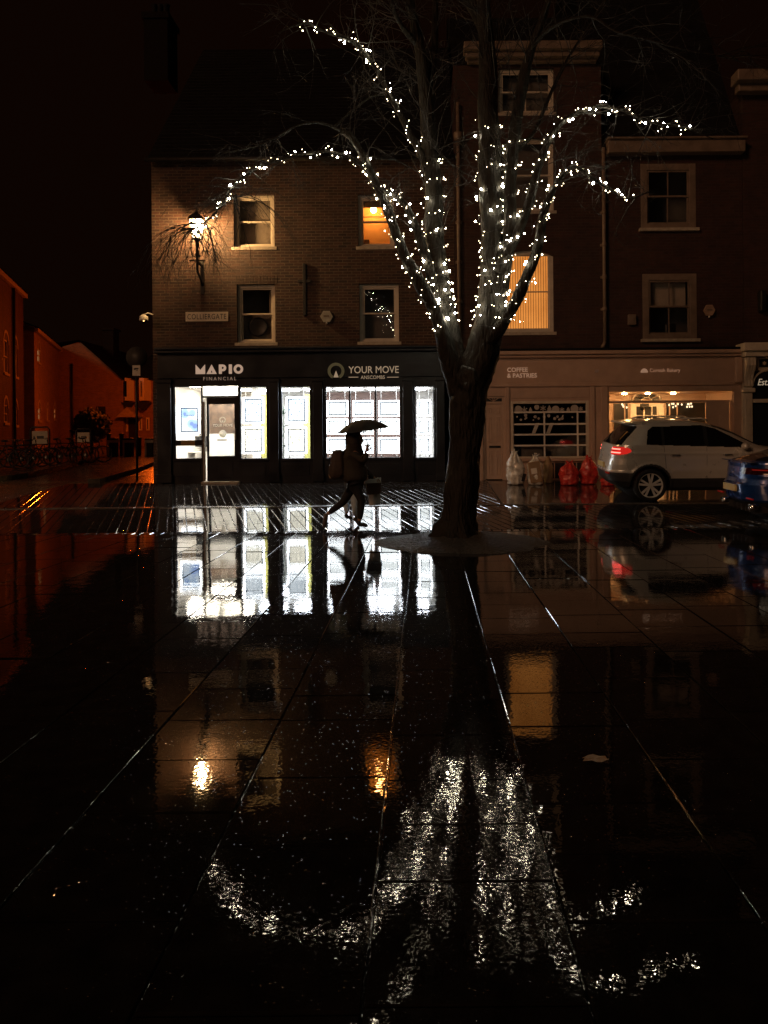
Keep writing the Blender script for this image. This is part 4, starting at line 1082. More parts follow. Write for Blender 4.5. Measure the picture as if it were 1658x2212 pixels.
b = MB(); r = random.Random(4); E_drop = emit('window_light', (1., .72, .4), 2.2)
for k in range(18):
    px_ = r.uniform(1440, 1498) if k < 13 else r.uniform(1332, 1354)
    b.sphere((lx(px_), yd-.05, lz(r.uniform(872, 881))), .022, seg=6, rings=4, sc=(1, 1, 1.4))
b.build('bulb_garland', E_drop, lob)
b = MB()
for px_ in (1345, 1395, 1450): b.lathe([(.06, 0), (.06, .02)], 14, M=Matrix.Translation((at(px_, 850, BY+.9).x, BY+.75, z1-.035)))
b.build('spotlight', E_spot, lob)
b = MB(); c = at(1472, 915, BY+.9); b.tube([(c.x+.22*math.cos(PI*k/12), BY+.9, c.z+.20*math.sin(PI*k/12)) for k in range(13)], .02, 6); b.tube([(c.x-.22, BY+.9, c.z), (c.x-.22, BY+.9, FZ)], .02, 6); b.tube([(c.x+.22, BY+.9, c.z), (c.x+.22, BY+.9, FZ)], .02, 6); b.build('menu_stand', M_white, lob)

# ================================================================ the side street on the left
M_stone = plain('street_stone', (.42, .34, .26), .7, var=.2)
M_warmglass = glass('street_glass', base=.12)
M_brickO2 = brick('street_brick_dimmed', (.10, .05, .033), (.07, .036, .024), (.10, .066, .05), axis='sum', var=.4)  # street brick darkened in colour for its distance from the lamp
E_win2 = emit('far_emissive_pane', (1., .50, .20), .32)  # panes with a faint warm emission
def street_block(name, label, p0, p1, h0, nwin, zb, seed, roofh=1.6, dep=8.):
    """terrace running from p0 to p1 (front line); windows = list of (t, z0, z1, w, arched)"""
    p0, p1 = Vector(p0), Vector(p1); u = (p1-p0).normalized(); Ln = (p1-p0).length; nrm = Vector((u.y, -u.x))
    back = -nrm
    ang = math.atan2(u.y, u.x)
    t = thing(name, label, 'house', (p0.x, p0.y, zb), (0, 0, ang), local=True)
    hz = [(w[0]-w[3]/2, w[0]+w[3]/2, w[1], w[2]) for w in nwin]
    b = MB(); wall_holes(b, 0, Ln, -.6, h0, 0, hz, .14)
    b.face([(0, 0, -.6), (0, dep, -.6), (0, dep, h0), (0, dep/2, h0+roofh), (0, 0, h0)]); b.face([(Ln, 0, -.6), (Ln, dep, -.6), (Ln, dep, h0), (Ln, dep/2, h0+roofh), (Ln, 0, h0)])
    b.face([(0, dep, -.6), (Ln, dep, -.6), (Ln, dep, h0), (0, dep, h0)])
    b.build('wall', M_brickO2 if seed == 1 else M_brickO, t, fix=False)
    b = MB(); b.face([(-.1, -.25, h0-.05), (Ln+.1, -.25, h0-.05), (Ln+.1, dep/2, h0+roofh+.05), (-.1, dep/2, h0+roofh+.05)]); b.face([(-.1, dep+.2, h0-.05), (Ln+.1, dep+.2, h0-.05), (Ln+.1, dep/2, h0+roofh+.05), (-.1, dep/2, h0+roofh+.05)])
    b.build('roof', M_slate, t, fix=False)
    b = MB(); b.box(-.05, Ln+.05, -.22, -.004, h0-.28, h0-.06, bev=.03); b.build('eaves', M_stone, t)
    for i, w in enumerate(nwin):
        a, c, d, e = hz[i]
        b = MB(); b.box(a, a+.07, .03, .1, d, e); b.box(c-.07, c, .03, .1, d, e); b.box(a+.07, c-.07, .03, .1, e-.07, e); b.box(a+.07, c-.07, .03, .1, d, d+.07); b.box(a+.07, c-.07, .035, .08, (d+e)/2-.03, (d+e)/2+.03)
        wo = b.build('window', M_paint, t)
        b = MB(); b.face([(a, .11, d), (c, .11, d), (c, .11, e), (a, .11, e)]); b.build('pane', M_black if not w[4] & 2 else (E_win2 if seed == 2 else M_blind), wo, fix=False)
        b = MB(); b.box(a-.08, c+.08, -.06, .03, d-.12, d-.003); b.build('sill', M_stone, wo)
        if w[4] & 1:
            b = MB(); n = 10; cx = (a+c)/2; rr = (c-a)/2
            b.prism([(cx+(rr+.14)*math.cos(PI*k/n), e-rr*.35+(rr+.14)*math.sin(PI*k/n)) for k in range(n+1)]+[(cx+rr*math.cos(PI*k/n), e-rr*.35+rr*math.sin(PI*k/n)) for k in range(n, -1, -1)], -.02, -.003)
            b.build('arch', M_stone, wo)
    return t
def colpos(px, d): return (at(px, 950, d).x, d)
A0, A1 = colpos(-60, 29.5), colpos(52, 39.5)
a_len = (Vector(A1)-Vector(A0)).length
def tpar(px, P0, P1):
    p0, p1 = Vector(P0), Vector(P1); s = (px-CX)/F
    # x = s*y on the line
    den = (p1.x-p0.x)-s*(p1.y-p0.y); return (s*p0.y-p0.x)/den*(p1-p0).length
def zfor(py_, px, P0, P1, zb):
    p0, p1 = Vector(P0), Vector(P1); t = tpar(px, P0, P1)/(p1-p0).length; y = p0.y+(p1.y-p0.y)*t
    return CH-(py_+ROLL*(px-CX)-CY)*y/F-zb
zbA = gz(33)
wl = []
for (px, y0_, y1_, w_, fl) in ((14, 734, 806, 1.0, 3), (34, 744, 813, 1.0, 1), (13, 874, 913, .9, 3), (34, 878, 918, .8, 1)):
    wl.append((tpar(px, A0, A1), zfor(y1_, px, A0, A1, zbA), zfor(y0_, px, A0, A1, zbA), w_, fl))
hA = zfor(612, 30, A0, A1, zbA)
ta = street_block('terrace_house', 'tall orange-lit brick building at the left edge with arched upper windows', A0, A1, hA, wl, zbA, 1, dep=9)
b = MB(); t_ = tpar(27, A0, A1); b.tube([(t_, -.09, 0), (t_, -.09, hA-.2)], .07, 8); b.build('downpipe', M_iron, ta)
B0, B1 = colpos(75, 40.5), colpos(131, 50.5)
zbB = gz(44)
wl = []
for (px, y0_, y1_, w_, fl) in ((85, 753, 783, .95, 3), (85, 880, 908, .85, 3), (103, 882, 907, .7, 1), (118.5, 882, 905, .8, 3)):
    wl.append((tpar(px, B0, B1), zfor(y1_, px, B0, B1, zbB), zfor(y0_, px, B0, B1, zbB), w_, fl))
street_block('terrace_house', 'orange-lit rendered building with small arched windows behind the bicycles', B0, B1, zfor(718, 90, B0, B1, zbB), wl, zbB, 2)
# end house with bay windows
HD = 50.; zbH = gz(HD)
hh = thing('gabled_house', 'orange-lit gabled house with bay windows at the end of the side street', 'house', (at(230, 950, HD).x, HD, zbH))
def H(*a): return rect(*a, HD)
gxa, gxb = at(112, 900, HD).x, at(266, 900, HD).x; rx, rz = at(172, 742, HD).x, at(190, 738, HD).z; ez = at(268, 818, HD).z
b = MB(); b.face([(gxa, HD, zbH-.5), (gxb, HD, zbH-.5), (gxb, HD, ez), (rx, HD, rz), (gxa, HD, rz-.5)])
x2 = at(360, 900, HD+.5).x
b.face([(gxb, HD, zbH-.5), (gxb, HD+.5, zbH-.5), (gxb, HD+.5, ez), (gxb, HD, ez)]); 
b.face([(gxb, HD+.5, zbH-.5), (x2, HD+.5, zbH-.5), (x2, HD+.5, ez), (gxb, HD+.5, ez)]); b.face([(gxa, HD+10, zbH-.5), (x2, HD+10, zbH-.5), (x2, HD+10, ez), (gxa, HD+10, ez)]); b.face([(gxa, HD, zbH-.5), (gxa, HD+10, zbH-.5), (gxa, HD+10, ez), (gxa, HD, ez)]); b.face([(x2, HD+.5, zbH-.5), (x2, HD+10, zbH-.5), (x2, HD+10, ez), (x2, HD+.5, ez)])
b.build('wall', M_brickO, hh, fix=False)
b = MB(); b.face([(gxb+.1, HD-.3, ez-.08), (gxb+.1, HD+10, ez-.08), (rx, HD+10, rz+.1), (rx, HD-.3, rz+.1)]); b.face([(rx, HD-.3, rz+.1), (rx, HD+10, rz+.1), (gxa-3, HD+10, rz-.6), (gxa-3, HD-.3, rz-.6)])
b.face([(gxb, HD+.1, ez-.05), (x2, HD+.1, ez-.05), (x2, HD+6, ez+2.4), (gxb, HD+6, ez+2.4)])
rf = b.build('roof', M_slate, hh, fix=False)
x0, x1, z0, z1 = H(180, 700, 204, 760); b = MB(); b.box(x0, x1, HD+3, HD+4, z0-1, z1); b.box(x0-.08, x1+.08, HD+2.9, HD+4.1, z1+.001, z1+.15); b.build('chimney', M_slate, rf)
for (pa, pb) in ((269, 289), (300, 326)):
    x0, x1, z0, z1 = rect(pa, 818, pb, 866, HD+.5); b = MB()
    b.prism([(x0, HD+.5), (x0+.25, HD-.15), (x1-.25, HD-.15), (x1, HD+.5)], 0, 1, M=Matrix(((1, 0, 0, 0), (0, 0, 1, 0), (0, 1, 0, 0), (0, 0, 0, 1))) @ Matrix.Translation((0, z0, 0)) @ Matrix.Diagonal((1, z1-z0, 1, 1)))
    bay = b.build('bay_window', M_white, hh)
    b = MB(); xm_ = (x0+x1)/2; b.box(x0+.38, xm_-.05, HD-.18, HD-.155, z0+.25, z1-.2); b.box(xm_+.05, x1-.38, HD-.18, HD-.155, z0+.25, z1-.2); b.build('pane', M_black, bay)
    b = MB(); b.prism([(x0-.1, z0-.1), (x1+.1, z0-.1), (x1-.3, z0-.6), (x0+.3, z0-.6)], HD+.0, HD+.49); b.build('corbel', M_iron, bay)
x0, x1, z0, z1 = rect(279, 905, 293, 952, HD+.5); b = MB(); b.box(x0, x1, HD+.4, HD+.49, zbH-.1, z1); b.build('door', M_iron, hh)
b = MB(); b.prism([(x0-.5, z1+.1), (x1+.5, z1+.1), ((x0+x1)/2, z1+.75)], HD-.5, HD+.49); b.build('porch', M_stone, hh)
for (pa, pb, ya, yb_) in ((269, 276, 902, 932), (300, 307, 902, 930), (316, 323, 902, 930)):
    x0, x1, z0, z1 = rect(pa, ya, pb, yb_, HD+.5); b = MB(); b.box(x0, x1, HD+.42, HD+.485, z0, z1); w_ = b.build('window', M_white, hh); b = MB(); b.box(x0+.08, x1-.08, HD+.40, HD+.418, z0+.1, z1-.1); b.build('pane', M_black, w_)
x0, x1, z0, z1 = H(208, 878, 228, 922)
b = MB(); b.box(x0, x1, HD-.06, HD-.004, z0, z1, bev=.01); b.build('shutter', M_iron, hh)
b = MB(); xp = at(157, 900, HD).x; b.tube([(xp, HD-.1, zbH), (xp, HD-.1, ez+1)], .07, 8); b.build('downpipe', M_iron, hh)
# the sodium wall lamp round the corner that lights the side street
lp = thing('street_lamp', 'orange sodium street lamp on a post behind the house corner lighting the side street', 'street lamp', (LX0-.3, 27.5, gz(27.5)))
b = MB(); lxp, lyp = -14.0, 42.0
lp.location = (lxp, lyp, gz(lyp)); ORIG[lp.name] = Vector(lp.location)
b.tube([(lxp, lyp, gz(lyp)-.1), (lxp, lyp, 6.2), (lxp-.1, lyp+.05, 6.5), (lxp-.35, lyp+.1, 6.6)], [.08, .06, .05, .05], 10); b.build('post', M_iron, lp)
b = MB(); b.box(lxp-.75, lxp-.3, lyp-.02, lyp+.2, 6.56, 6.66, bev=.03); b.build('hood', M_iron, lp)
b = MB(); b.sphere((lxp-.55, lyp+.1, 6.5), .14, sc=(1.6, .7, .5)); b.build('bulb', E_sod, lp)
# raised kerbs of the side street
def kerb_run(pts, w=.25, h=.12):
    b = MB()
    for i in range(len(pts)-1):
        p, q = Vector(pts[i]), Vector(pts[i+1]); u = (q-p).normalized(); n_ = Vector((-u.y, u.x))*w
        L_ = (q-p).length; k = max(1, int(L_/.9))
        for j in range(k):
            a = p+(q-p)*(j/k)+u*.006; c = p+(q-p)*((j+1)/k)-u*.006
            P4 = [a, c, c+n_, a+n_]
            for zz in (0,):
                top = [Vector((v.x, v.y, gz(v.y)+h)) for v in P4]; bot = [Vector((v.x, v.y, gz(v.y)-.1)) for v in P4]
                b.mesh(bot+top, [(4, 5, 6, 7), (0, 1, 5, 4), (1, 2, 6, 5), (2, 3, 7, 6), (3, 0, 4, 7)])
    return tag(b.build('kerb', M_kerb), kind='structure')
def gp(px, py_):
    y = 20.3
    for _ in range(60):
        dx, dy = unroll(px, py_); y = .5*y+.5*max(18, (CH-gz(y))*F/max(dy, 8))
    dx, dy = unroll(px, py_); return (dx*y/F, y)
kerb_run([gp(-30, 1042), gp(60, 1030), gp(170, 1003), gp(215, 994)])
kerb_run([gp(215, 1044), gp(300, 1018), gp(335, 1003)], w=.3)

# bicycles
def make_bike():
    t = thing('bicycle', '', 'bicycle', local=True, group='bicycles parked along the side street')
    for x in (-.52, .52):
        b = MB(); T = Matrix.Translation((x, 0, .34)) @ Matrix.Rotation(PI/2, 4, 'X')
        b.lathe([(.325+.018*math.cos(a), .018*math.sin(a)) for a in [2*PI*k/8 for k in range(8)]], 28, M=T, closed=True); w = b.build('wheel', M_black, t)
        b = MB(); b.lathe([(.30+.009*math.cos(a), .012*math.sin(a)) for a in [2*PI*k/6 for k in range(6)]], 28, M=T, closed=True)
        for k in range(9): a = k*PI/9; b.tube([(x+.3*math.cos(a), 0, .34+.3*math.sin(a)), (x-.3*math.cos(a), 0, .34-.3*math.sin(a))], .003, 4)
        b.build('rim', M_iron, w)
    b = MB(); bb, st, hd = (-.10, 0, .30), (-.22, 0, .82), (.36, 0, .80)
    for p, q in ((bb, st), (st, hd), (bb, (.38, 0, .70)), (bb, (-.52, 0, .34)), (st, (-.52, 0, .34)), (hd, (.38, 0, .70)), ((.38, 0, .70), (.52, 0, .34)), (st, (-.25, 0, .95)), (hd, (.33, 0, .98))): b.tube([p, q], .018, 6)
    b.build('frame', M_iron, t)
    b = MB(); b.sphere((-.26, 0, .97), .13, sc=(1, .55, .3)); b.build('saddle', M_black, t)
    b = MB(); b.tube([(.24, -.28, 1.0), (.34, -.2, 1.02), (.36, 0, 1.0), (.34, .2, 1.02), (.24, .28, 1.0)], .014, 6); b.build('handlebar', M_steel, t)
    b = MB(); b.tube([(-.10, -.12, .20), (-.10, -.03, .30), (-.10, .03, .30), (-.10, .12, .40)], .012, 5); b.lathe([(.09, -.01), (.09, .01)], 16, M=Matrix.Translation((-.1, -.04, .3)) @ Matrix.Rotation(PI/2, 4, 'X')); b.build('crank', M_steel, t)
    b = MB(); b.box(-.60, -.56, -.03, .03, .62, .68, bev=.01); b.tube([(-.58, 0, .60), (-.5, 0, .70), (-.35, 0, .72)], .01, 5); b.build('rear_light', plain('red_reflector', (.35, .02, .01), .2), t)
    return t
bk0 = make_bike()
blab = ['dark bicycle at the left edge, first of the row', 'dark bicycle second from the left edge of the row', 'dark bicycle standing left of the near pale board', 'dark bicycle in front of the near pale board', 'dark bicycle right of the near pale board', 'dark bicycle midway between the two pale boards', 'dark bicycle in front of the far pale board', 'dark bicycle at the far right end of the row beside the round bush']
for i, px in enumerate((4, 28, 54, 80, 108, 136, 164, 192)):
    o = bk0 if i == 0 else copy_tree(bk0)
    d = 26.5+i*.55; p = at(px, 960, d)
    o.location = (p.x, d, gz(d)); o.rotation_euler = (math.radians(rnd.uniform(-7, 7)), 0, math.radians(28+rnd.uniform(-18, 18))); o['label'] = blab[i]
# boards above the racks
for i, (pa, pb, ya, yb_, d, lab) in enumerate(((69, 103, 931, 959, 28.6, 'pale notice board in a black tube frame behind the bicycles, larger and nearer one'), (167, 193, 934, 956, 31.5, 'pale notice board above the bicycles left of the bush, smaller and farther one'))):
    x0, x1, z0, z1 = rect(pa, ya, pb, yb_, d); t = thing('notice_board', lab, 'notice board', ((x0+x1)/2, d, gz(d)), group='notice boards at the bicycle racks')
    b = MB(); b.tube([(x0-.06, d, gz(d)-.05), (x0-.06, d, z1+.05), (x0+.02, d, z1+.14), (x1-.02, d, z1+.14), (x1+.06, d, z1+.05), (x1+.06, d, gz(d)-.05)], .03, 8); b.build('frame', M_iron, t)
    b = MB(); b.box(x0, x1, d-.01, d+.01, z0, z1, bev=.004); bd = b.build('board', plain('board_cream', (.42, .36, .26), .5, var=.15), t)
    b = MB(); b.box(x0+.3*(x1-x0), x0+.75*(x1-x0), d-.016, d-.011, z0+.4*(z1-z0), z0+.62*(z1-z0)); b.box(x0+.08*(x1-x0), x0+.2*(x1-x0), d-.016, d-.011, z0+.4*(z1-z0), z0+.6*(z1-z0)); b.build('mark', M_iron, bd)
# bollards
def bollard(px, top, d, w, lab, kind):
    p = at(px, top, d); z0 = gz(d); h = p.z-z0
    t = thing('bollard', lab, 'bollard', (p.x, d, z0), group='bollards across the side street')
    b = MB()
    if kind: b.box(p.x-w, p.x+w, d-w, d+w, z0-.05, p.z, bev=.03)
    else: b.lathe([(w, -.05), (w, h-.1), (w*1.25, h-.08), (w*1.2, h-.02), (w*.5, h)], 12, M=Matrix.Translation((p.x, d, z0)))
    b.build('post', M_iron, t)
    if kind:
        b = MB(); b.box(p.x-w*1.04, p.x+w*1.04, d-w*1.04, d+w*1.04, p.z-.22, p.z-.1); b.box(p.x-w*1.04, p.x-w*.6, d-w*1.04, d-w*.9, z0, p.z-.221); b.build('band', M_white, t)
for px, lab, kd in ((244, 'square bollard with a pale band, left of the three below the bay windows', 1), (277, 'square bollard with a pale band, in front of the far house door', 1), (324, 'square bollard with a pale band, half hidden by the dark house corner', 1)): bollard(px, 946, 36., .19, lab, kd)
for px, lab in ((234, 'thin dark bollard right of the round bush'), (262, 'thin dark bollard between the two banded bollards'), (300, 'thin dark bollard between the far house door and the dark corner')): bollard(px, 936 if px < 290 else 944, 36.5, .10, lab, 0)
# round bush
def bush():
    d = 40.; c = at(197, 915, d); t = thing('bush', 'round dark bush between the bicycles and the orange gable wall', 'bush', (c.x, d, gz(d)))
    b = MB(); r = random.Random(9); R_ = 38*d/F
    for k in range(2600):
        v = Vector((r.gauss(0, 1), r.gauss(0, 1), r.gauss(0, 1))).normalized(); rr = R_*(r.uniform(.55, 1.))*(1+.13*noise.noise(v*2.2))
        p = Vector((c.x+v.x*rr*1.05, d+v.y*rr, max(gz(d)+.05, c.z-.1+v.z*rr*1.02)))
        a = Vector((r.gauss(0, 1), r.gauss(0, 1), r.gauss(0, 1))).normalized(); e = a.cross(v).normalized()*.07; f_ = a*.10
        b.face([p-e, p+f_, p+e, p-f_])
    b.build('foliage', plain('bush_leaf', (.05, .06, .025), .7, var=.5), t, fix=False)
    b = MB(); b.tube([(c.x, d, gz(d)-.1), (c.x, d, c.z)], [.1, .06], 7); b.build('stem', M_iron, t)
bush()
# ================================================================ the tree
M_bark = plain('wet_bark', (.014, .012, .008), .6, var=.6, spec=.3, scale=7., bump=.05, bscale=24., squash=.22)
M_twig = plain('twig_bark', (.014, .012, .0095), .6, var=.4, scale=4.)
M_wire = plain('dark_wire', (.01, .012, .01), .6)
E_bulb = emit('fairy_bulb', (1., .87, .64), 120.)
TD = 11.6
TX = at(985, 1150, TD).x
def smooth(P, n=6):
    out = []
    for i in range(len(P)-1):
        p0, p1, p2, p3 = P[max(i-1, 0)], P[i], P[i+1], P[min(i+2, len(P)-1)]
        for k in range(n):
            t = k/n
            out.append(tuple(.5*((2*p1[j])+(-p0[j]+p2[j])*t+(2*p0[j]-5*p1[j]+4*p2[j]-p3[j])*t*t+(-p0[j]+3*p1[j]-3*p2[j]+p3[j])*t**3) for j in range(len(p1))))
    out.append(tuple(P[-1])); return out
def limb(pts):
    """pts: (px, py, radius in px, depth offset)"""
    Q_ = smooth(pts); P, Rr = [], []
    for (px, py, r, dd) in Q_:
        d = TD+dd; P.append(at(px, py, d)); Rr.append(max(.004, r*d/F))
    return P, Rr
LIMBS = {
 'trunk': [(986, 1190, 74, 0), (986, 1150, 53, 0), (992, 1110, 40.5, 0), (999, 1030, 34.5, 0), (1004, 960, 35.5, 0), (1010, 880, 41, 0), (1013, 845, 43, 0), (1014, 815, 41, 0), (1014, 795, 32, 0), (1014, 785, 14, 0)],
 'leader': [(1003, 880, 30, .02), (991, 820, 31, .03), (979, 770, 28, .06), (968, 720, 25, .1), (957, 660, 22, .15), (948, 600, 21, .2), (938, 500, 21, .25), (935, 400, 20, .3), (927, 300, 17, .35), (918, 200, 15, .4), (905, 100, 11, .4), (885, 0, 9, .4), (870, -90, 6, .4)],
 'leader_b': [(925, 270, 12, .35), (930, 180, 9, .5), (938, 90, 7.5, .6), (940, -60, 5, .7)],
 'left': [(992, 850, 26, 0), (974, 790, 22, -.05), (957, 730, 18, -.1), (938, 670, 15, -.15), (905, 610, 13, -.15), (878, 560, 12.5, -.1), (850, 490, 11.5, 0), (828, 430, 10.5, .05), (806, 385, 9.5, .1), (782, 335, 8, .15), (762, 300, 7, .2), (738, 283, 6, .2)],
 'left_b': [(950, 690, 15, .1), (935, 610, 12, .1), (915, 540, 10.5, .1), (893, 480, 9, .1), (872, 440, 7, .1), (845, 420, 5, .1), (815, 410, 3, .1)],
 'left_arc': [(800, 378, 6, .1), (770, 348, 4.5, .15), (730, 332, 4, .2), (690, 328, 3.5, .2), (630, 338, 3.2, .15), (580, 352, 3, .1), (540, 372, 2.7, 0), (505, 402, 2.4, -.1), (480, 440, 2.1, -.15), (455, 470, 1.8, -.2), (432, 486, 1.4, -.2), (395, 505, 1, -.2)],
 'upper_arc': [(928, 380, 10, .3), (905, 325, 8, .25), (882, 285, 7, .2), (858, 235, 6, .1), (835, 195, 5.2, 0), (812, 150, 4.6, -.1), (785, 112, 4, -.2), (755, 88, 3.4, -.3), (700, 68, 2.8, -.4), (655, 50, 2.2, -.5), (600, 72, 1.5, -.5)],
 'right': [(1014, 880, 36, 0), (1026, 815, 37, 0), (1041, 755, 35, 0), (1056, 690, 31, 0), (1063, 620, 27, 0), (1066, 540, 26, .05), (1060, 440, 25, .05), (1056, 340, 23.5, .1), (1055, 240, 22, .1), (1052, 130, 19, .15), (1045, 30, 15, .2), (1040, -90, 11, .2)],
 'right_b': [(1080, 640, 15, -.05), (1093, 570, 14.5, -.1), (1101, 500, 14, -.1), (1102, 410, 14, -.1), (1108, 310, 14, -.1), (1124, 200, 12.5, -.1), (1146, 110, 9.5, -.1), (1178, 20, 7, -.1), (1200, -60, 5, -.1)],
 'right_c': [(1050, 740, 20, -.1), (1082, 703, 15.5, -.2), (1108, 660, 13.5, -.25), (1132, 612, 12, -.3), (1153, 560, 10.5, -.3), (1166, 510, 9.5, -.3), (1174, 460, 8, -.3), (1192, 415, 6.5, -.35), (1215, 380, 5.5, -.4), (1240, 360, 4.8, -.4), (1272, 380, 4, -.4), (1312, 405, 3.2, -.4), (1356, 428, 2.2, -.4), (1400, 415, 1.4, -.4)],
 'right_d': [(1075, 590, 14, -.1), (1100, 540, 11.5, -.15), (1128, 480, 10.5, -.2), (1147, 420, 9.5, -.25), (1160, 370, 8.5, -.3), (1180, 315, 7.5, -.35), (1205, 272, 6.5, -.4), (1245, 245, 5, -.45), (1295, 230, 4.2, -.5), (1345, 238, 3.6, -.5), (1400, 262, 3, -.5), (1450, 272, 2.2, -.5), (1490, 280, 1.6, -.5), (1540, 300, 1, -.5)],
 'crown_a': [(1050, 90, 12, .2), (1030, 40, 9, .4), (1000, -10, 7, .6), (975, -80, 5, .8)],
 'crown_b': [(1106, 330, 7, .1), (1150, 290, 4.5, .5), (1190, 200, 4, 1.), (1230, 120, 3, 1.4), (1290, 30, 2.2, 1.7), (1340, -60, 1.5, 2)],
 'crown_c': [(1145, 110, 5, -.1), (1190, 60, 3.6, -.8), (1270, 35, 3, -1.3), (1330, 68, 2.4, -1.6), (1395, 85, 2.2, -1.7), (1480, 108, 1.8, -1.8), (1570, 125, 1.4, -1.8), (1660, 150, 1, -1.9)],
 'crown_d': [(905, 100, 7, .4), (870, 60, 5, .2), (850, 20, 4, 0), (835, -60, 3, -.2)],
 'side_a': [(738, 283, 4, .2), (690, 265, 3, .1), (640, 272, 2.4, 0), (590, 300, 2, -.1), (545, 318, 1.4, -.1), (480, 330, 1, -.1)],
 'side_b': [(720, 276, 3, .2), (760, 240, 2.4, .3), (800, 210, 2, .4), (830, 205, 1.4, .4)],
}
tree = thing('tree', 'large bare street tree wrapped in white fairy lights on a soil mound', 'tree', (TX, TD, .1))
PATH = {}
b = MB()
for nme, pts in LIMBS.items():
    P, Rr = limb(pts); PATH[nme] = (P, Rr)
    if nme == 'trunk': b.tube(P, Rr, 80, wob=.22)
b.build('trunk', M_bark, tree)
for nme, (P, Rr) in PATH.items():
    if nme == 'trunk': continue
    b = MB(); b.tube(P, Rr, 16 if Rr[0] > .05 else 7, wob=.22); b.build('limb', M_bark, tree)
# twigs
r = random.Random(21); tw = MB()
def twig(p, d, ln, rad, depth, droop):
    n = 5; pts = [Vector(p)]; d = Vector(d).normalized(); rr = [rad]
    for i in range(n):
        d = (d+Vector((r.gauss(0, .16), r.gauss(0, .16), r.gauss(0, .14)-droop))).normalized()
        pts.append(pts[-1]+d*ln/n); rr.append(rad*(1-.75*(i+1)/n))
    tw.tube(pts, rr, 4 if depth else 5, cap=False)
    if depth <= 0: return
    for k in range(r.choice((2, 3, 4))):
        i = r.randint(1, n-1); q = pts[i]; dd = (pts[i+1]-pts[i]).normalized()
        side = Vector((r.gauss(0, 1), r.gauss(0, .7), r.gauss(0, .8))).normalized()
        twig(q, dd*.8+side*.75, ln*r.uniform(.35, .65), rad*.6, depth-1, droop)
def grow(nme, t0, t1, cnt, ln, rad, droop, depth=2, up=.4):
    P, Rr = PATH[nme]
    for _ in range(cnt):
        t = r.uniform(t0, t1)*(len(P)-2); i = int(t); p = P[i].lerp(P[i+1], t-i); d = (P[i+1]-P[i]).normalized()
        side = Vector((r.gauss(0, 1), r.gauss(0, 1), r.gauss(up, .6))).normalized()
        twig(p, d*.6+side, ln*r.uniform(.6, 1.3), rad*r.uniform(.7, 1.2), depth, droop)
grow('left_arc', .35, .97, 22, .75, .006, .10, 2, 0.)
grow('left_arc', .86, .99, 14, 1.0, .007, .20, 2, -.3)
grow('left', .55, 1., 12, 1., .009, .02); grow('side_a', .2, 1., 16, .9, .006, .08); grow('side_b', .2, 1., 8, .8, .006, 0)
grow('upper_arc', .3, 1., 20, 1., .008, .02); grow('leader', .45, .95, 22, 1.5, .011, -.03); grow('leader_b', .2, 1., 10, 1.2, .01, -.04)
grow('right', .55, .98, 20, 1.4, .011, -.03); grow('right_b', .35, 1., 20, 1.2, .010, -.02); grow('right_c', .45, 1., 22, .9, .007, .04)
grow('right_d', .35, 1., 24, 1., .007, .03); grow('crown_a', .1, 1., 12, 1.3, .01, -.03); grow('crown_b', .1, 1., 22, 1.2, .008, 0.); grow('crown_c', .1, 1., 26, 1.2, .007, .02); grow('crown_d', .1, 1., 14, 1.2, .008, 0)
grow('left_b', .5, 1., 8, .7, .007, .05)
# the spray of drooping shoots in front of the lantern and the upper window
for (px, py, cnt, ln) in ((425, 487, 15, .95), (515, 420, 9, 1.25), (400, 500, 6, .8)):
    p = at(px, py, TD-.2)
    for k in range(cnt): twig(p+Vector((r.gauss(0, .06), r.gauss(0, .05), r.gauss(0, .03))), (r.uniform(-1, 1), r.uniform(-.4, .4), r.uniform(-.35, .35)), ln*r.uniform(.6, 1.2), .0075, 1, .30)
tw.build('twigs', M_twig, tree)
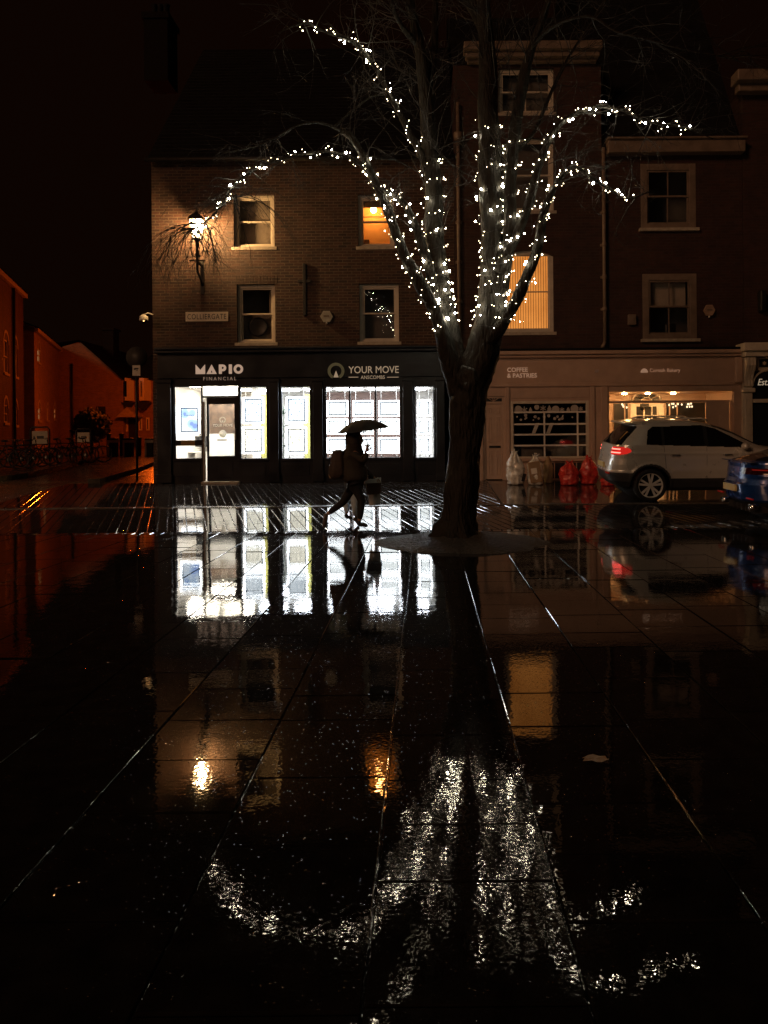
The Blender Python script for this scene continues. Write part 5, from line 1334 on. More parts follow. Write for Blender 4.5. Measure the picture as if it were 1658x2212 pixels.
# ---- the strings of fairy lights
bulb_me = None
E_bulbs = [emit('fairy_bulb_dim', (1., .80, .52), 12.), emit('fairy_bulb_clear', (1., .84, .58), 42.), emit('fairy_bulb_bright', (1., .88, .64), 130.)]
def string(nme, label, t0, t1, n, turns, spread=.02, cluster=0.):
    global bulb_me
    P, Rr = PATH[nme]; r = random.Random(hash(label) % 1000 if False else len(label)*7+n)
    t = thing('light_string', label, 'fairy lights', tuple(P[int(t0*(len(P)-1))]), group='strings of fairy lights wound round the tree')
    L0 = ORIG[t.name]
    def spot(tt, a, k):
        s = tt*(len(P)-1.001); i = int(s); p = P[i].lerp(P[i+1], s-i); rad = Rr[i]*(1-s+i)+Rr[i+1]*(s-i)
        d = (P[i+1]-P[i]).normalized(); u = d.cross(Vector((0, 1, 0))).normalized(); v = d.cross(u).normalized()
        return p+(u*math.cos(a)+v*math.sin(a))*(rad*1.08+k)
    W = MB(); wp = []; m = max(60, int(turns*14))
    for i in range(m+1): wp.append(spot(t0+(t1-t0)*i/m, 2*PI*turns*i/m+.3, .008))
    W.tube(wp, .0035, 4, cap=False); w = W.build('wire', M_wire, t)
    if bulb_me is None:
        bulb_me = []
        for mt in E_bulbs:
            B = MB(); B.sphere((0, 0, 0), 1., seg=8, rings=6); o = B.build('bulb', mt); bulb_me.append(o.data); bpy.data.objects.remove(o)
    for i in range(n):
        f = (i+r.uniform(-.45, .45))/n; f = min(1, max(0, f)); a = 2*PI*turns*f+.3+r.gauss(0, .5)
        p = spot(t0+(t1-t0)*f, a, .015+abs(r.gauss(0, spread)))
        q_ = r.random(); o = bpy.data.objects.new('bulb', bulb_me[0 if q_ < .42 else 1 if q_ < .84 else 2]); COL.objects.link(o); o.parent = t; ORIG[o.name] = L0
        rad = r.uniform(.0042, .0078) if q_ < .84 else r.uniform(.009, .017)
        o.location = p-L0; o.scale = (rad, rad, rad)
string('left_arc', 'fairy light string along the thin left branch arching down to the wall lantern', .0, .90, 62, 9, .03)
string('left', 'fairy light string on the leftmost thick limb leaning over the orange upper window', .21, .82, 88, 11, .02)
string('left_b', 'fairy light string on the short limb just right of the leftmost one', .05, .92, 58, 8, .03)
string('leader', 'lower fairy light string round the thick upright left stem above the fork', .27, .46, 84, 8, .02)
string('leader', 'upper fairy light string round the thick upright left stem, level with the high branches', .46, .64, 62, 6, .02)
string('upper_arc', 'fairy light string along the highest branch curving up to the top left', .1, .93, 62, 9, .03)
string('right', 'lower fairy light string round the thickest upright right stem above the fork', .24, .48, 92, 8, .02)
string('right', 'upper fairy light string round the thickest upright right stem, ending below the roof cornice', .48, .72, 66, 6, .02)
string('right_b', 'fairy light string round the second upright stem beside the thickest right one', .0, .55, 68, 8, .02)
string('right_c', 'fairy light string on the lower right limb crossing the orange slatted window', .09, .95, 98, 13, .025)
string('right_d', 'fairy light string on the upper right branch arching over the roof gutter', .02, .93, 84, 12, .028)

# ================================================================ vehicles
def superout(xr, xf, w, nr, nf, K=240):
    pts = []; xm = xr+(xf-xr)*.5; a = (xf-xr)*.5
    for i in range(1600):
        t = 2*PI*i/1600; c, s = math.cos(t), math.sin(t); n = nf if c > 0 else nr
        pts.append((xm+a*math.copysign(abs(c)**(2/n), c), w*math.copysign(abs(s)**(2/n), s)))
    L = [0]
    for i in range(1600):
        p, q = pts[i], pts[(i+1) % 1600]; L.append(L[-1]+math.hypot(q[0]-p[0], q[1]-p[1]))
    out = []; j = 0
    for k in range(K):
        s = L[-1]*k/K
        while L[j+1] < s: j += 1
        u = (s-L[j])/max(1e-9, L[j+1]-L[j]); p, q = pts[j % 1600], pts[(j+1) % 1600]
        out.append((p[0]+(q[0]-p[0])*u, p[1]+(q[1]-p[1])*u))
    return out
def interp(tab, z, c):
    for i in range(len(tab)-1):
        if z <= tab[i+1][0]:
            u = (z-tab[i][0])/(tab[i+1][0]-tab[i][0]); u = max(0, u); return tab[i][c]*(1-u)+tab[i+1][c]*u
    return tab[-1][c]
def inpoly(x, z, P):
    c = False
    for i in range(len(P)):
        a, b_ = P[i-1], P[i]
        if (a[1] > z) != (b_[1] > z) and x < (b_[0]-a[0])*(z-a[1])/(b_[1]-a[1])+a[0]: c = not c
    return c
def car_body(tab, classify, arches, NZ=120, K=560, nr=5., nf=4., crease=None):
    """stack of plan outlines; classify(x,y,z) names the part each face belongs to"""
    z0, z1 = tab[0][0], tab[-1][0]; rings = []
    zs = sorted({z0+(z1-z0)*i/NZ for i in range(NZ+1)} | {t[0] for t in tab})
    V = []
    for z in zs:
        o = superout(interp(tab, z, 1), interp(tab, z, 2), interp(tab, z, 3), nr, nf, K)
        for (x, y) in o:
            dy = 0
            for (ax, az, ar) in arches:
                d = math.hypot(x-ax, z-az)
                if ar-.01 < d < ar+.09 and abs(y) > .6: dy = max(dy, .022*(1-abs(d-ar-.02)/.08))
            if crease and abs(y) > .6: dy += crease(x, z)
            V.append(Vector((x, y+math.copysign(dy, y), z)))
    groups = {}
    for i in range(len(zs)-1):
        for k in range(K):
            k2 = (k+1) % K; q = (i*K+k, i*K+k2, (i+1)*K+k2, (i+1)*K+k)
            c = (V[q[0]]+V[q[1]]+V[q[2]]+V[q[3]])/4
            if abs(c.y) > .55 and any(math.hypot(c.x-a, c.z-z) < rr for a, z, rr in arches): continue
            groups.setdefault(classify(c.x, c.y, c.z), []).append(q)
    top = tuple((len(zs)-1)*K+k for k in range(K)); groups.setdefault('body', []).append(top)
    groups.setdefault('cladding', []).append(tuple(range(K-1, -1, -1)))
    return V, groups
def emit_group(V, faces, name, mat, parent, smooth=True):
    used = {}; vs = []; fs = []
    for f in faces:
        g = []
        for i in f:
            if i not in used: used[i] = len(vs); vs.append(V[i])
            g.append(used[i])
        fs.append(g)
    b = MB(); b.mesh(vs, fs, 0, smooth); return b.build(name, mat, parent, fix=False)
M_tyre = plain('tyre_rubber', (.012, .012, .012), .75, var=.3, bump=.002)
M_alloy = plain('alloy', (.78, .76, .70), .35, metal=.15, var=.1)
M_wellm = plain('wheel_well', (.006, .006, .006), .9)
M_tint = plain('tinted_glass', (.006, .006, .007), .03, var=0., spec=.7)
M_clad = plain('black_cladding', (.03, .03, .03), .5, var=.2)
M_silver = plain('silver_paint', (.66, .62, .55), .30, metal=.3, var=.05, scale=2., coat=.8)
M_blue = plain('blue_paint', (.008, .045, .20), .28, metal=.35, var=.06, scale=2., coat=1.)
M_tail = emit('lit_tail_lamp', (1., .03, .02), .55); M_tailhot = emit('lit_tail_strip', (1., .12, .09), 5.)
M_taildark = plain('dark_red_lens', (.03, .003, .003), .08, spec=.7)
M_plate = plain('yellow_plate', (.62, .50, .22), .4, var=.05)
M_chrome = plain('chrome', (.75, .75, .75), .12, metal=1., var=0.)
def wheel(t, x, y, R_, side, nsp=5):
    b = MB(); T = Matrix.Translation((x, y, R_)) @ Matrix.Rotation(-side*PI/2, 4, 'X')
    w = .11
    b.lathe([(R_*.72, -w), (R_*.93, -w), (R_, -w*.7), (R_, w*.7), (R_*.93, w), (R_*.76, w*1.02), (R_*.74, w*.85)], 48, M=T, closed=True); ty = b.build('tyre', M_tyre, t)
    b = MB(); rr = R_*.755
    b.lathe([(rr, w*.95), (rr*.97, w*1.0), (rr*.93, w*.8), (rr*.92, w*.2)], 48, M=T, cap=False)
    b.lathe([(.055, w*.75), (.05, w*.82), (.01, w*.84)], 20, M=T)
    for k in range(nsp):
        for s in (-1, 1):
            a = 2*PI*k/nsp+s*.20+PI/2; M2 = T @ Matrix.Rotation(a, 4, 'Z')
            b.prism([(.03, -.018), (rr*.95, -.024), (rr*.95, .024), (.03, .018)], 0, 1, M=M2 @ Matrix(((1, 0, 0, 0), (0, 0, 1, 0), (0, w*.22, 0, w*.60), (0, 0, 0, 1))))
    b.build('rim', M_alloy, t)
    b = MB(); b.lathe([(rr*.93, w*.30), (.02, w*.28)], 32, M=T); b.build('brake_disc', M_wellm, t)
def make_suv():
    yc = 17.12
    t = thing('silver_suv', 'silver sport utility car with lit red tail lamp passing the bakery', 'car', (3.90, yc, gz(yc)), (math.atan(FZ/(DF-SLOPE_Y0)), 0, 0), local=True)
    tab = [(.22, .42, 4.05, .78), (.30, .20, 4.30, .87), (.42, .06, 4.42, .905), (.55, .015, 4.47, .92), (.64, .0, 4.48, .922), (.66, .015, 4.48, .922), (.78, .03, 4.46, .925), (.90, .07, 4.36, .925), (1.0, .085, 4.18, .92), (1.06, .10, 3.85, .912), (1.13, .12, 3.42, .90), (1.2, .15, 3.22, .885), (1.3, .24, 3.02, .845), (1.42, .36, 2.80, .795), (1.54, .49, 2.52, .745), (1.60, .55, 2.32, .715), (1.64, .44, 2.12, .69), (1.67, .48, 1.95, .66), (1.70, .72, 1.75, .60), (1.715, .95, 1.5, .45)]
    ax = [(.85, .35, .405), (3.53, .35, .405)]
    side = [(.76, 1.205), (.82, 1.50), (.92, 1.575), (1.95, 1.60), (2.25, 1.53), (2.95, 1.17), (2.9, 1.13)]
    def cl(x, y, z):
        if abs(y) > .55 and inpoly(x, z, side):
            return 'pillar' if (1.09 < x < 1.15 or 1.98 < x < 2.06) else 'side_window'
        if x < .62 and abs(y) < .72-.25*max(0, z-1.2) and 1.19 < z < 1.585 and x < interp(tab, z, 1)+.16: return 'rear_window'
        if x > 2.2 and 1.15 < z < 1.62 and abs(y) < .66 and x > interp(tab, z, 2)-.42: return 'windscreen'
        if abs(y) > .50 and ((x-.17)/.29)**2+((z-1.065-.05*(x-.17))/.088)**2 < 1: return 'tail'
        if z < .40 or (z < .60 and x < .55) or (z < .50 and .4 < x < 4.1): return 'cladding'
        if abs(y) > .55 and any(math.hypot(x-a, z-q) < rr+.045 for a, q, rr in ax) and z < .80: return 'cladding'
        return 'body'
    V, g = car_body(tab, cl, ax, crease=lambda x, z: .012*math.exp(-((z-1.02)/.03)**2)-.012*math.exp(-((z-.66)/.08)**2)*(1 if 1.3 < x < 3.1 else 0))
    for k, nm, mt in (('body', 'body', M_silver), ('side_window', 'side_window', M_tint), ('pillar', 'pillar', M_black), ('rear_window', 'rear_window', M_tint), ('windscreen', 'windscreen', M_tint), ('cladding', 'cladding', M_clad)):
        if k in g: emit_group(V, g[k], nm, mt, t)
    tl = [f for f in g['tail']]
    for s in (-1, 1):
        fs = [f for f in tl if (V[f[0]].y > 0) == (s > 0)]; o = emit_group(V, fs, 'tail_lamp', M_tail if s < 0 else M_tail, t)
        hot = [f for f in fs if (1.005 < V[f[0]].z < 1.03 or 1.09 < V[f[0]].z < 1.11) and abs(V[f[0]].y) < .90 and V[f[0]].x < .25]
        if hot: emit_group([v+Vector((-.006, s*.006, 0)) for v in V], hot, 'lamp_strip', M_tailhot, o)
    for x in (.85, 3.53):
        for s in (-1, 1): wheel(t, x, s*.80, .345, s)
    b = MB()
    for x in (.85, 3.53): b.tube([(x, -.70, .35), (x, .70, .35)], .395, 24)
    b.build('wheel_well', M_wellm, t)
    b = MB(); b.box(-.012, .02, -.26, .26, .68, .79, bev=.004, M=Matrix.Translation((.004, 0, 0))); b.build('number_plate', M_plate, t)
    b = MB(); b.box(.36, .62, -.60, .60, 1.628, 1.662, bev=.012); b.build('spoiler', M_silver, t)
    b = MB()
    for s in (-1, 1): b.tube([(.85, s*.60, 1.70), (1.0, s*.61, 1.745), (2.0, s*.60, 1.74), (2.15, s*.58, 1.69)], .016, 8)
    b.build('roof_rail', M_alloy, t)
    b = MB()
    for x in (1.35, 2.45):
        for s in (-1, 1): b.tube([(x-.1, s*.935, .985), (x-.08, s*.965, .99), (x+.08, s*.965, .99), (x+.1, s*.935, .985)], .014, 8)
    b.build('door_handle', M_chrome, t)
    for s in (-1, 1):
        b = MB(); b.sphere((2.78, s*1.0, 1.17), .11, sc=(.7, 1, .65)); b.tube([(2.80, s*.86, 1.12), (2.78, s*.95, 1.15)], .03, 8); b.build('wing_mirror', M_silver, t)
    b = MB()   # door shut lines, standing 2 mm proud
    for x, za, zb_ in ((1.12, .56, 1.20), (2.02, .52, 1.16), (2.98, .52, 1.12)):
        for s in (-1, 1): b.tube([(x+(.06 if x < 1.2 else 0)*(1-k/6), s*(interp(tab, za+(zb_-za)*k/6, 3)+.0005), za+(zb_-za)*k/6) for k in range(7)], .004, 4)
    b.build('shut_line', M_black, t)
    b = MB(); b.box(-.005, .03, -.70, -.42, .575, .61, bev=.004); b.box(-.005, .03, .42, .70, .575, .61, bev=.004); b.build('reflector', plain('suv_red_reflector', (.6, .03, .02), .2), t)  # plain bright red plastic strips
    for s in (-1, 1):
        b = MB(); b.sphere((4.30, s*.62, .80), .16, sc=(.6, 1, .55)); b.build('headlight', M_chrome, t)
    return t
make_suv()
def make_blue():
    yc = 13.90
    t = thing('blue_car', 'glossy blue car seen from behind at the right edge, dark tail lamps', 'car', (5.50, yc, gz(yc)-.01), (math.atan(FZ/(DF-SLOPE_Y0))*.4, 0, math.radians(0)), local=True)
    tab = [(.20, .55, 4.1, .76), (.28, .30, 4.3, .85), (.38, .12, 4.4, .90), (.44, .05, 4.44, .92), (.56, .02, 4.46, .93), (.70, .0, 4.46, .93), (.735, .03, 4.46, .93), (.80, .055, 4.42, .93), (.90, .065, 4.28, .925), (1.0, .08, 3.9, .91), (1.06, .07, 3.5, .895), (1.09, .09, 3.3, .885), (1.13, .28, 3.15, .86), (1.22, .62, 2.9, .80), (1.32, 1.0, 2.6, .73), (1.40, 1.4, 2.3, .66), (1.44, 1.75, 2.05, .5)]
    ax = [(.95, .34, .40), (3.75, .34, .40)]
    def cl(x, y, z):
        if z > 1.115 and x < 2.0: return 'rear_window' if abs(y) < .62 else 'side_window'
        if z > 1.115: return 'side_window' if abs(y) > .5 else 'windscreen'
        if .885 < z < .995 and x < .55 and abs(y) > .30: return 'tail'
        if z < .40: return 'cladding'
        return 'body'
    V, g = car_body(tab, cl, ax, nr=3.3, nf=3.5, crease=lambda x, z: .014*math.exp(-((z-.86)/.03)**2))
    for k, mt in (('body', M_blue), ('side_window', M_tint), ('rear_window', M_tint), ('windscreen', M_tint), ('cladding', M_clad)):
        if k in g: emit_group(V, g[k], k, mt, t)
    for s in (-1, 1):
        fs = [f for f in g['tail'] if (V[f[0]].y > 0) == (s > 0)]; o = emit_group(V, fs, 'tail_lamp', M_taildark, t)
        hot = [f for f in fs if .945 < V[f[0]].z < .975 and .52 < abs(V[f[0]].y) < .80]
        if hot: emit_group([v+Vector((-.005, s*.005, 0)) for v in V], hot, 'lamp_strip', emit('dim_tail_strip', (1., .05, .03), .12), o)
    b = MB(); b.box(-.025, .02, -.26, .26, .57, .685, bev=.004); b.build('number_plate', M_plate, t)
    b = MB()
    for k in range(7): b.box(.20, .45, -.55+k*.183-.008, -.55+k*.183+.008, .21, .33)
    b.build('diffuser_fin', M_clad, t)
    for s in (-1, 1):
        b = MB(); b.lathe([(.042, -.05), (.055, -.05), (.058, .10), (.045, .10)], 20, M=Matrix.Translation((.14, s*.62, .33)) @ Matrix.Rotation(PI/2, 4, 'Y'), closed=True); b.build('exhaust_pipe', M_chrome, t)
    for x in (.95, 3.75):
        for s in (-1, 1): wheel(t, x, s*.81, .34, s)
    b = MB()
    for x in (.95, 3.75): b.tube([(x, -.70, .34), (x, .70, .34)], .39, 24)
    b.build('wheel_well', M_wellm, t)
    b = MB(); b.box(.10, .22, -.66, .66, 1.085, 1.10, bev=.006); b.build('spoiler', M_blue, t)
    b = MB(); b.box(.07, .10, -.78, -.52, .46, .49, bev=.005); b.box(.07, .10, .52, .78, .46, .49, bev=.005); b.build('reflector', plain('blue_car_reflector', (.5, .02, .02), .2), t)
    return t
make_blue()

# ================================================================ rubbish bags
def sack(px, base, top, wpx, d, label, mat, seed, group, tie=True, cat='rubbish bag', name='rubbish_bag', lean=0.):
    c = at(px, base, d); z0 = gz(d); h = (base-top)*d/F; w = wpx/2*d/F
    t = thing(name, label, cat, (c.x, d, z0), group=group)
    sd = Vector((seed*3.1, seed*1.7, 0))
    V = []; rings, seg = 34, 44
    for i in range(rings+1):
        f = i/rings; z = z0+h*f
        pr = .84+.4*f if f < .3 else .97-.80*max(0, (f-.5)/.5)**1.5
        if i == 0: pr = .7
        for k in range(seg):
            a = 2*PI*k/seg; u = Vector((math.cos(a)*1.6, math.sin(a)*1.6, f*3.4))+sd
            cr = .24*noise.noise(u)+.16*abs(noise.noise(u*2.3))+.09*abs(noise.noise(u*5.))-.09
            cr += .08*math.sin(a*9+seed)*max(0, f-.45)
            rr = w*max(.1, pr+cr)
            V.append(Vector((c.x+math.cos(a)*rr+lean*h*f*f, d+math.sin(a)*rr*.85, z+.03*h*noise.noise(u*1.5)*min(1, f*4))))
    Fs = [(i*seg+k, i*seg+(k+1) % seg, (i+1)*seg+(k+1) % seg, (i+1)*seg+k) for i in range(rings) for k in range(seg)]
    Fs += [tuple(range(seg-1, -1, -1)), tuple(rings*seg+k for k in range(seg))]
    b = MB(); b.mesh(V, Fs, 0, True); o = b.build('sack', mat, t)
    if tie:   # the gathered, crumpled neck
        rr_ = random.Random(seed); b = MB(); tp = Vector((c.x+lean*h*.9, d, z0+h*.90))
        for k in range(7):
            a = 2*PI*k/7+rr_.uniform(-.3, .3); u_ = Vector((math.cos(a), math.sin(a)*.7, 0)); s_ = Vector((-u_.y, u_.x, 0))
            p0, p1 = tp+u_*w*.12-s_*w*.14, tp+u_*w*.12+s_*w*.14; top_ = tp+u_*w*rr_.uniform(.25, .6)+Vector((0, 0, h*rr_.uniform(.06, .20)))
            for q in ((p0, p1, top_+s_*w*.15), (p0, top_+s_*w*.15, top_-s_*w*.10)): b.mesh(list(q)+[v+Vector((0, .006, .004)) for v in q], [(0, 1, 2), (5, 4, 3), (0, 3, 4, 1), (1, 4, 5, 2), (2, 5, 3, 0)])
        b.build('neck', mat, t)
    return t, c, z0, h, w
M_red = plain('red_plastic', (.50, .035, .028), .25, var=.4, scale=10., bump=.02, bscale=13., coat=.5)
M_clear = plain('clear_plastic', (.72, .68, .58), .22, var=.6, scale=7., bump=.022, bscale=13., coat=.6)
M_brownbag = plain('cardboard', (.30, .20, .11), .7, var=.2, scale=5.)
GR = 'red rubbish sacks outside the bakery'; GC = 'pale recycling sacks outside the bakery'
BD = 19.3
t1, c, z0, h, w = sack(1114, 1048, 978, 40, BD, 'pale crumpled clear sack under the left end of the barred window', M_clear, 1, GC, lean=-.06)
b = MB(); b.box(c.x+w*.35, c.x+w*.72, BD-w*.86, BD-w*.80, z0+.12, z0+.32, bev=.01, M=Matrix.Translation((c.x, BD, z0)) @ Matrix.Rotation(.25, 4, 'Y') @ Matrix.Translation((-c.x, -BD, -z0))); b.build('dark_packet', M_black, t1)
t2, c, z0, h, w = sack(1156, 1048, 986, 38, BD-.05, 'clear sack with brown cardboard showing, right of the palest sack', M_clear, 5, GC)
b = MB(); b.box(c.x-w*.55, c.x+w*.75, BD-w*1.02, BD-w*.45, z0+.05, z0+.58, bev=.02, M=Matrix.Translation((c.x, BD, z0)) @ Matrix.Rotation(-.14, 4, 'Y') @ Matrix.Translation((-c.x, -BD, -z0))); cb = b.build('cardboard_box', M_brownbag, t2)
b = MB(); b.box(c.x-w*.35, c.x+w*.30, BD-w*1.04, BD-w*1.025, z0+.28, z0+.42, M=Matrix.Translation((c.x, BD, z0)) @ Matrix.Rotation(-.14, 4, 'Y') @ Matrix.Translation((-c.x, -BD, -z0))); b.build('paper_label', M_white, cb)
t3, c, z0, h, w = sack(1184, 1047, 990, 22, BD+.25, 'small brown sack half hidden behind the cardboard one', M_brownbag, 6, GC, tie=False)
sack(1229, 1052, 1003, 44, BD-.15, 'squat red sack, left of the two standing red ones', M_red, 2, GR)
sack(1271, 1051, 993, 40, BD, 'taller red sack beside the wall right of the squat one', M_red, 3, GR)
sack(1314, 1052, 1030, 36, BD-.35, 'low slumped red sack behind the silver car bumper', M_red, 4, GR)
# litter leaf on the paving
def gpt(px, py_):
    dx, dy = unroll(px, py_); y = CH*F/dy; return dx*y/F, y
for i, (px, py_, s) in enumerate(((1285, 1644, .042),)):
    x, y = gpt(px, py_); b = MB(); n = 12
    P_ = [(x+s*1.5*math.cos(2*PI*k/n)*(1+.25*math.sin(3*k)), y+s*math.sin(2*PI*k/n)*(1+.2*math.cos(2*k)), .006+.012*abs(math.sin(k*1.3))) for k in range(n)]
    for k in range(n): b.face([(x, y, .014), P_[k], P_[(k+1) % n]])
    o = b.build('fallen_leaf', plain('pale_leaf', (.42, .33, .22), .5, var=.3, scale=30.), fix=False)
    tag(o, 'pale fallen leaf on the wet paving right of the light reflections', 'leaf')
# ================================================================ two people under one umbrella
PD = 13.3
PK = F/PD
PX0 = at(765, 1143, PD).x; PZ0 = gz(PD)
M_coat = plain('dark_olive_coat', (.028, .023, .017), .75, var=.3, scale=9., bump=.006, bscale=14.)
M_jean = plain('black_jeans', (.014, .015, .018), .8, var=.3, bump=.003, bscale=30.)
M_bluejean = plain('pale_blue_jeans', (.55, .70, .85), .75, var=.25, scale=8., bump=.003, bscale=30.)
M_skin = plain('skin', (.45, .27, .19), .5, var=.08)
M_shoe = plain('brown_boot', (.09, .06, .04), .5, var=.3)
M_shoeb = plain('black_shoe', (.012, .012, .012), .4)
M_hair = plain('dark_hair', (.02, .014, .01), .6)
M_pack = plain('backpack_cloth', (.05, .032, .024), .7, var=.3, scale=12., bump=.005, bscale=40.)
M_umb = plain('umbrella_cloth', (.008, .007, .0065), .75, var=.2)
def put_mesh(me, name, mat, parent, off=(0, 0, 0)):
    me.materials.clear(); me.materials.append(mat); me.name = name
    me.transform(Matrix.Translation(Vector(off)))
    return link(name, me, parent)
def hand(bm_list, wrist, d, palm, up, s=1., curl=.5):
    """five fingers and a palm as skinned chains in one mesh; d = finger direction, up = thumb side"""
    d = Vector(d).normalized(); up = Vector(up); up = (up-d*up.dot(d)).normalized(); n_ = Vector(palm); n_ = d.cross(up)
    J = {'w': (tuple(wrist), .022*s), 'p': (tuple(Vector(wrist)+d*.045*s), (.034*s, .018*s)), 'k': (tuple(Vector(wrist)+d*.080*s), (.036*s, .016*s))}
    E = [('w', 'p'), ('p', 'k')]
    for i, ln in enumerate((.068, .076, .072, .056)):
        o = up*(.030-.020*i)*s; b0 = Vector(J['k'][0])+o
        a1 = d*math.cos(curl)+n_*math.sin(curl); a2 = d*math.cos(curl*2.1)+n_*math.sin(curl*2.1)
        p1 = b0+a1*ln*.5*s; p2 = p1+a2*ln*.5*s
        J['f%da' % i] = (tuple(b0), .0095*s); J['f%db' % i] = (tuple(p1), .0085*s); J['f%dc' % i] = (tuple(p2), .007*s)
        E += [('k', 'f%da' % i), ('f%da' % i, 'f%db' % i), ('f%db' % i, 'f%dc' % i)]
    t1 = Vector(wrist)+d*.035*s+up*.036*s; t2 = t1+(d*.7+up*.6+n_*.3)*.035*s; t3 = t2+(d+n_*.5)*.025*s
    J['ta'] = (tuple(t1), .012*s); J['tb'] = (tuple(t2), .0105*s); J['tc'] = (tuple(t3), .0085*s)
    E += [('p', 'ta'), ('ta', 'tb'), ('tb', 'tc')]
    return J, E
def head_shape(b, c, face, s=1., m=0):
    """head with brow, nose, lips, chin facing direction `face` (x sign)"""
    def fn(dv, q):
        q = q.copy(); f = dv.x*face; u = dv.z
        jaw = max(0, -u)
        q.x *= 1-.10*jaw; q.y *= 1-.28*jaw**1.5
        if f > .2:
            nose = math.exp(-((u+.10)/.16)**2)*math.exp(-(dv.y/.16)**2); brow = math.exp(-((u-.22)/.10)**2)*math.exp(-(dv.y/.45)**2)
            lip = math.exp(-((u+.42)/.07)**2)*math.exp(-(dv.y/.25)**2); chin = math.exp(-((u+.72)/.14)**2)*math.exp(-(dv.y/.3)**2)
            eye = math.exp(-((u-.05)/.08)**2)*(math.exp(-((dv.y-.3)/.12)**2)+math.exp(-((dv.y+.3)/.12)**2))
            q.x += face*s*(.026*nose+.006*brow+.008*lip+.012*chin-.008*eye)
        q.y += math.copysign(.008*s*math.exp(-((dv.x)/.18)**2)*math.exp(-((u+.05)/.25)**2), dv.y)*2
        return q
    b.sphere(c, .115*s, m, seg=40, rings=30, sc=(.88, .70, 1.05), fn=fn)
def px2l(zx, zy, dy=0.):
    """zoomed-photo coordinates (950..1350 x 1300..1800 blown up 4.145x) to the person's own frame"""
    px = (950+zx/4.145)/1.508; py = (1300+zy/4.145)/1.508
    p = at(px, py, PD+dy); return (p.x-PX0, dy, p.z-PZ0)
def person(label, y0, build):
    t = thing('person', label, 'person', (PX0, PD+y0, gz(PD+y0)), local=True)
    build(t); return t
def merge(parts, extra=None):
    b = MB()
    for me in parts:
        b.mesh([v.co.copy() for v in me.vertices], [tuple(p.vertices) for p in me.polygons], 0, True)
    return b
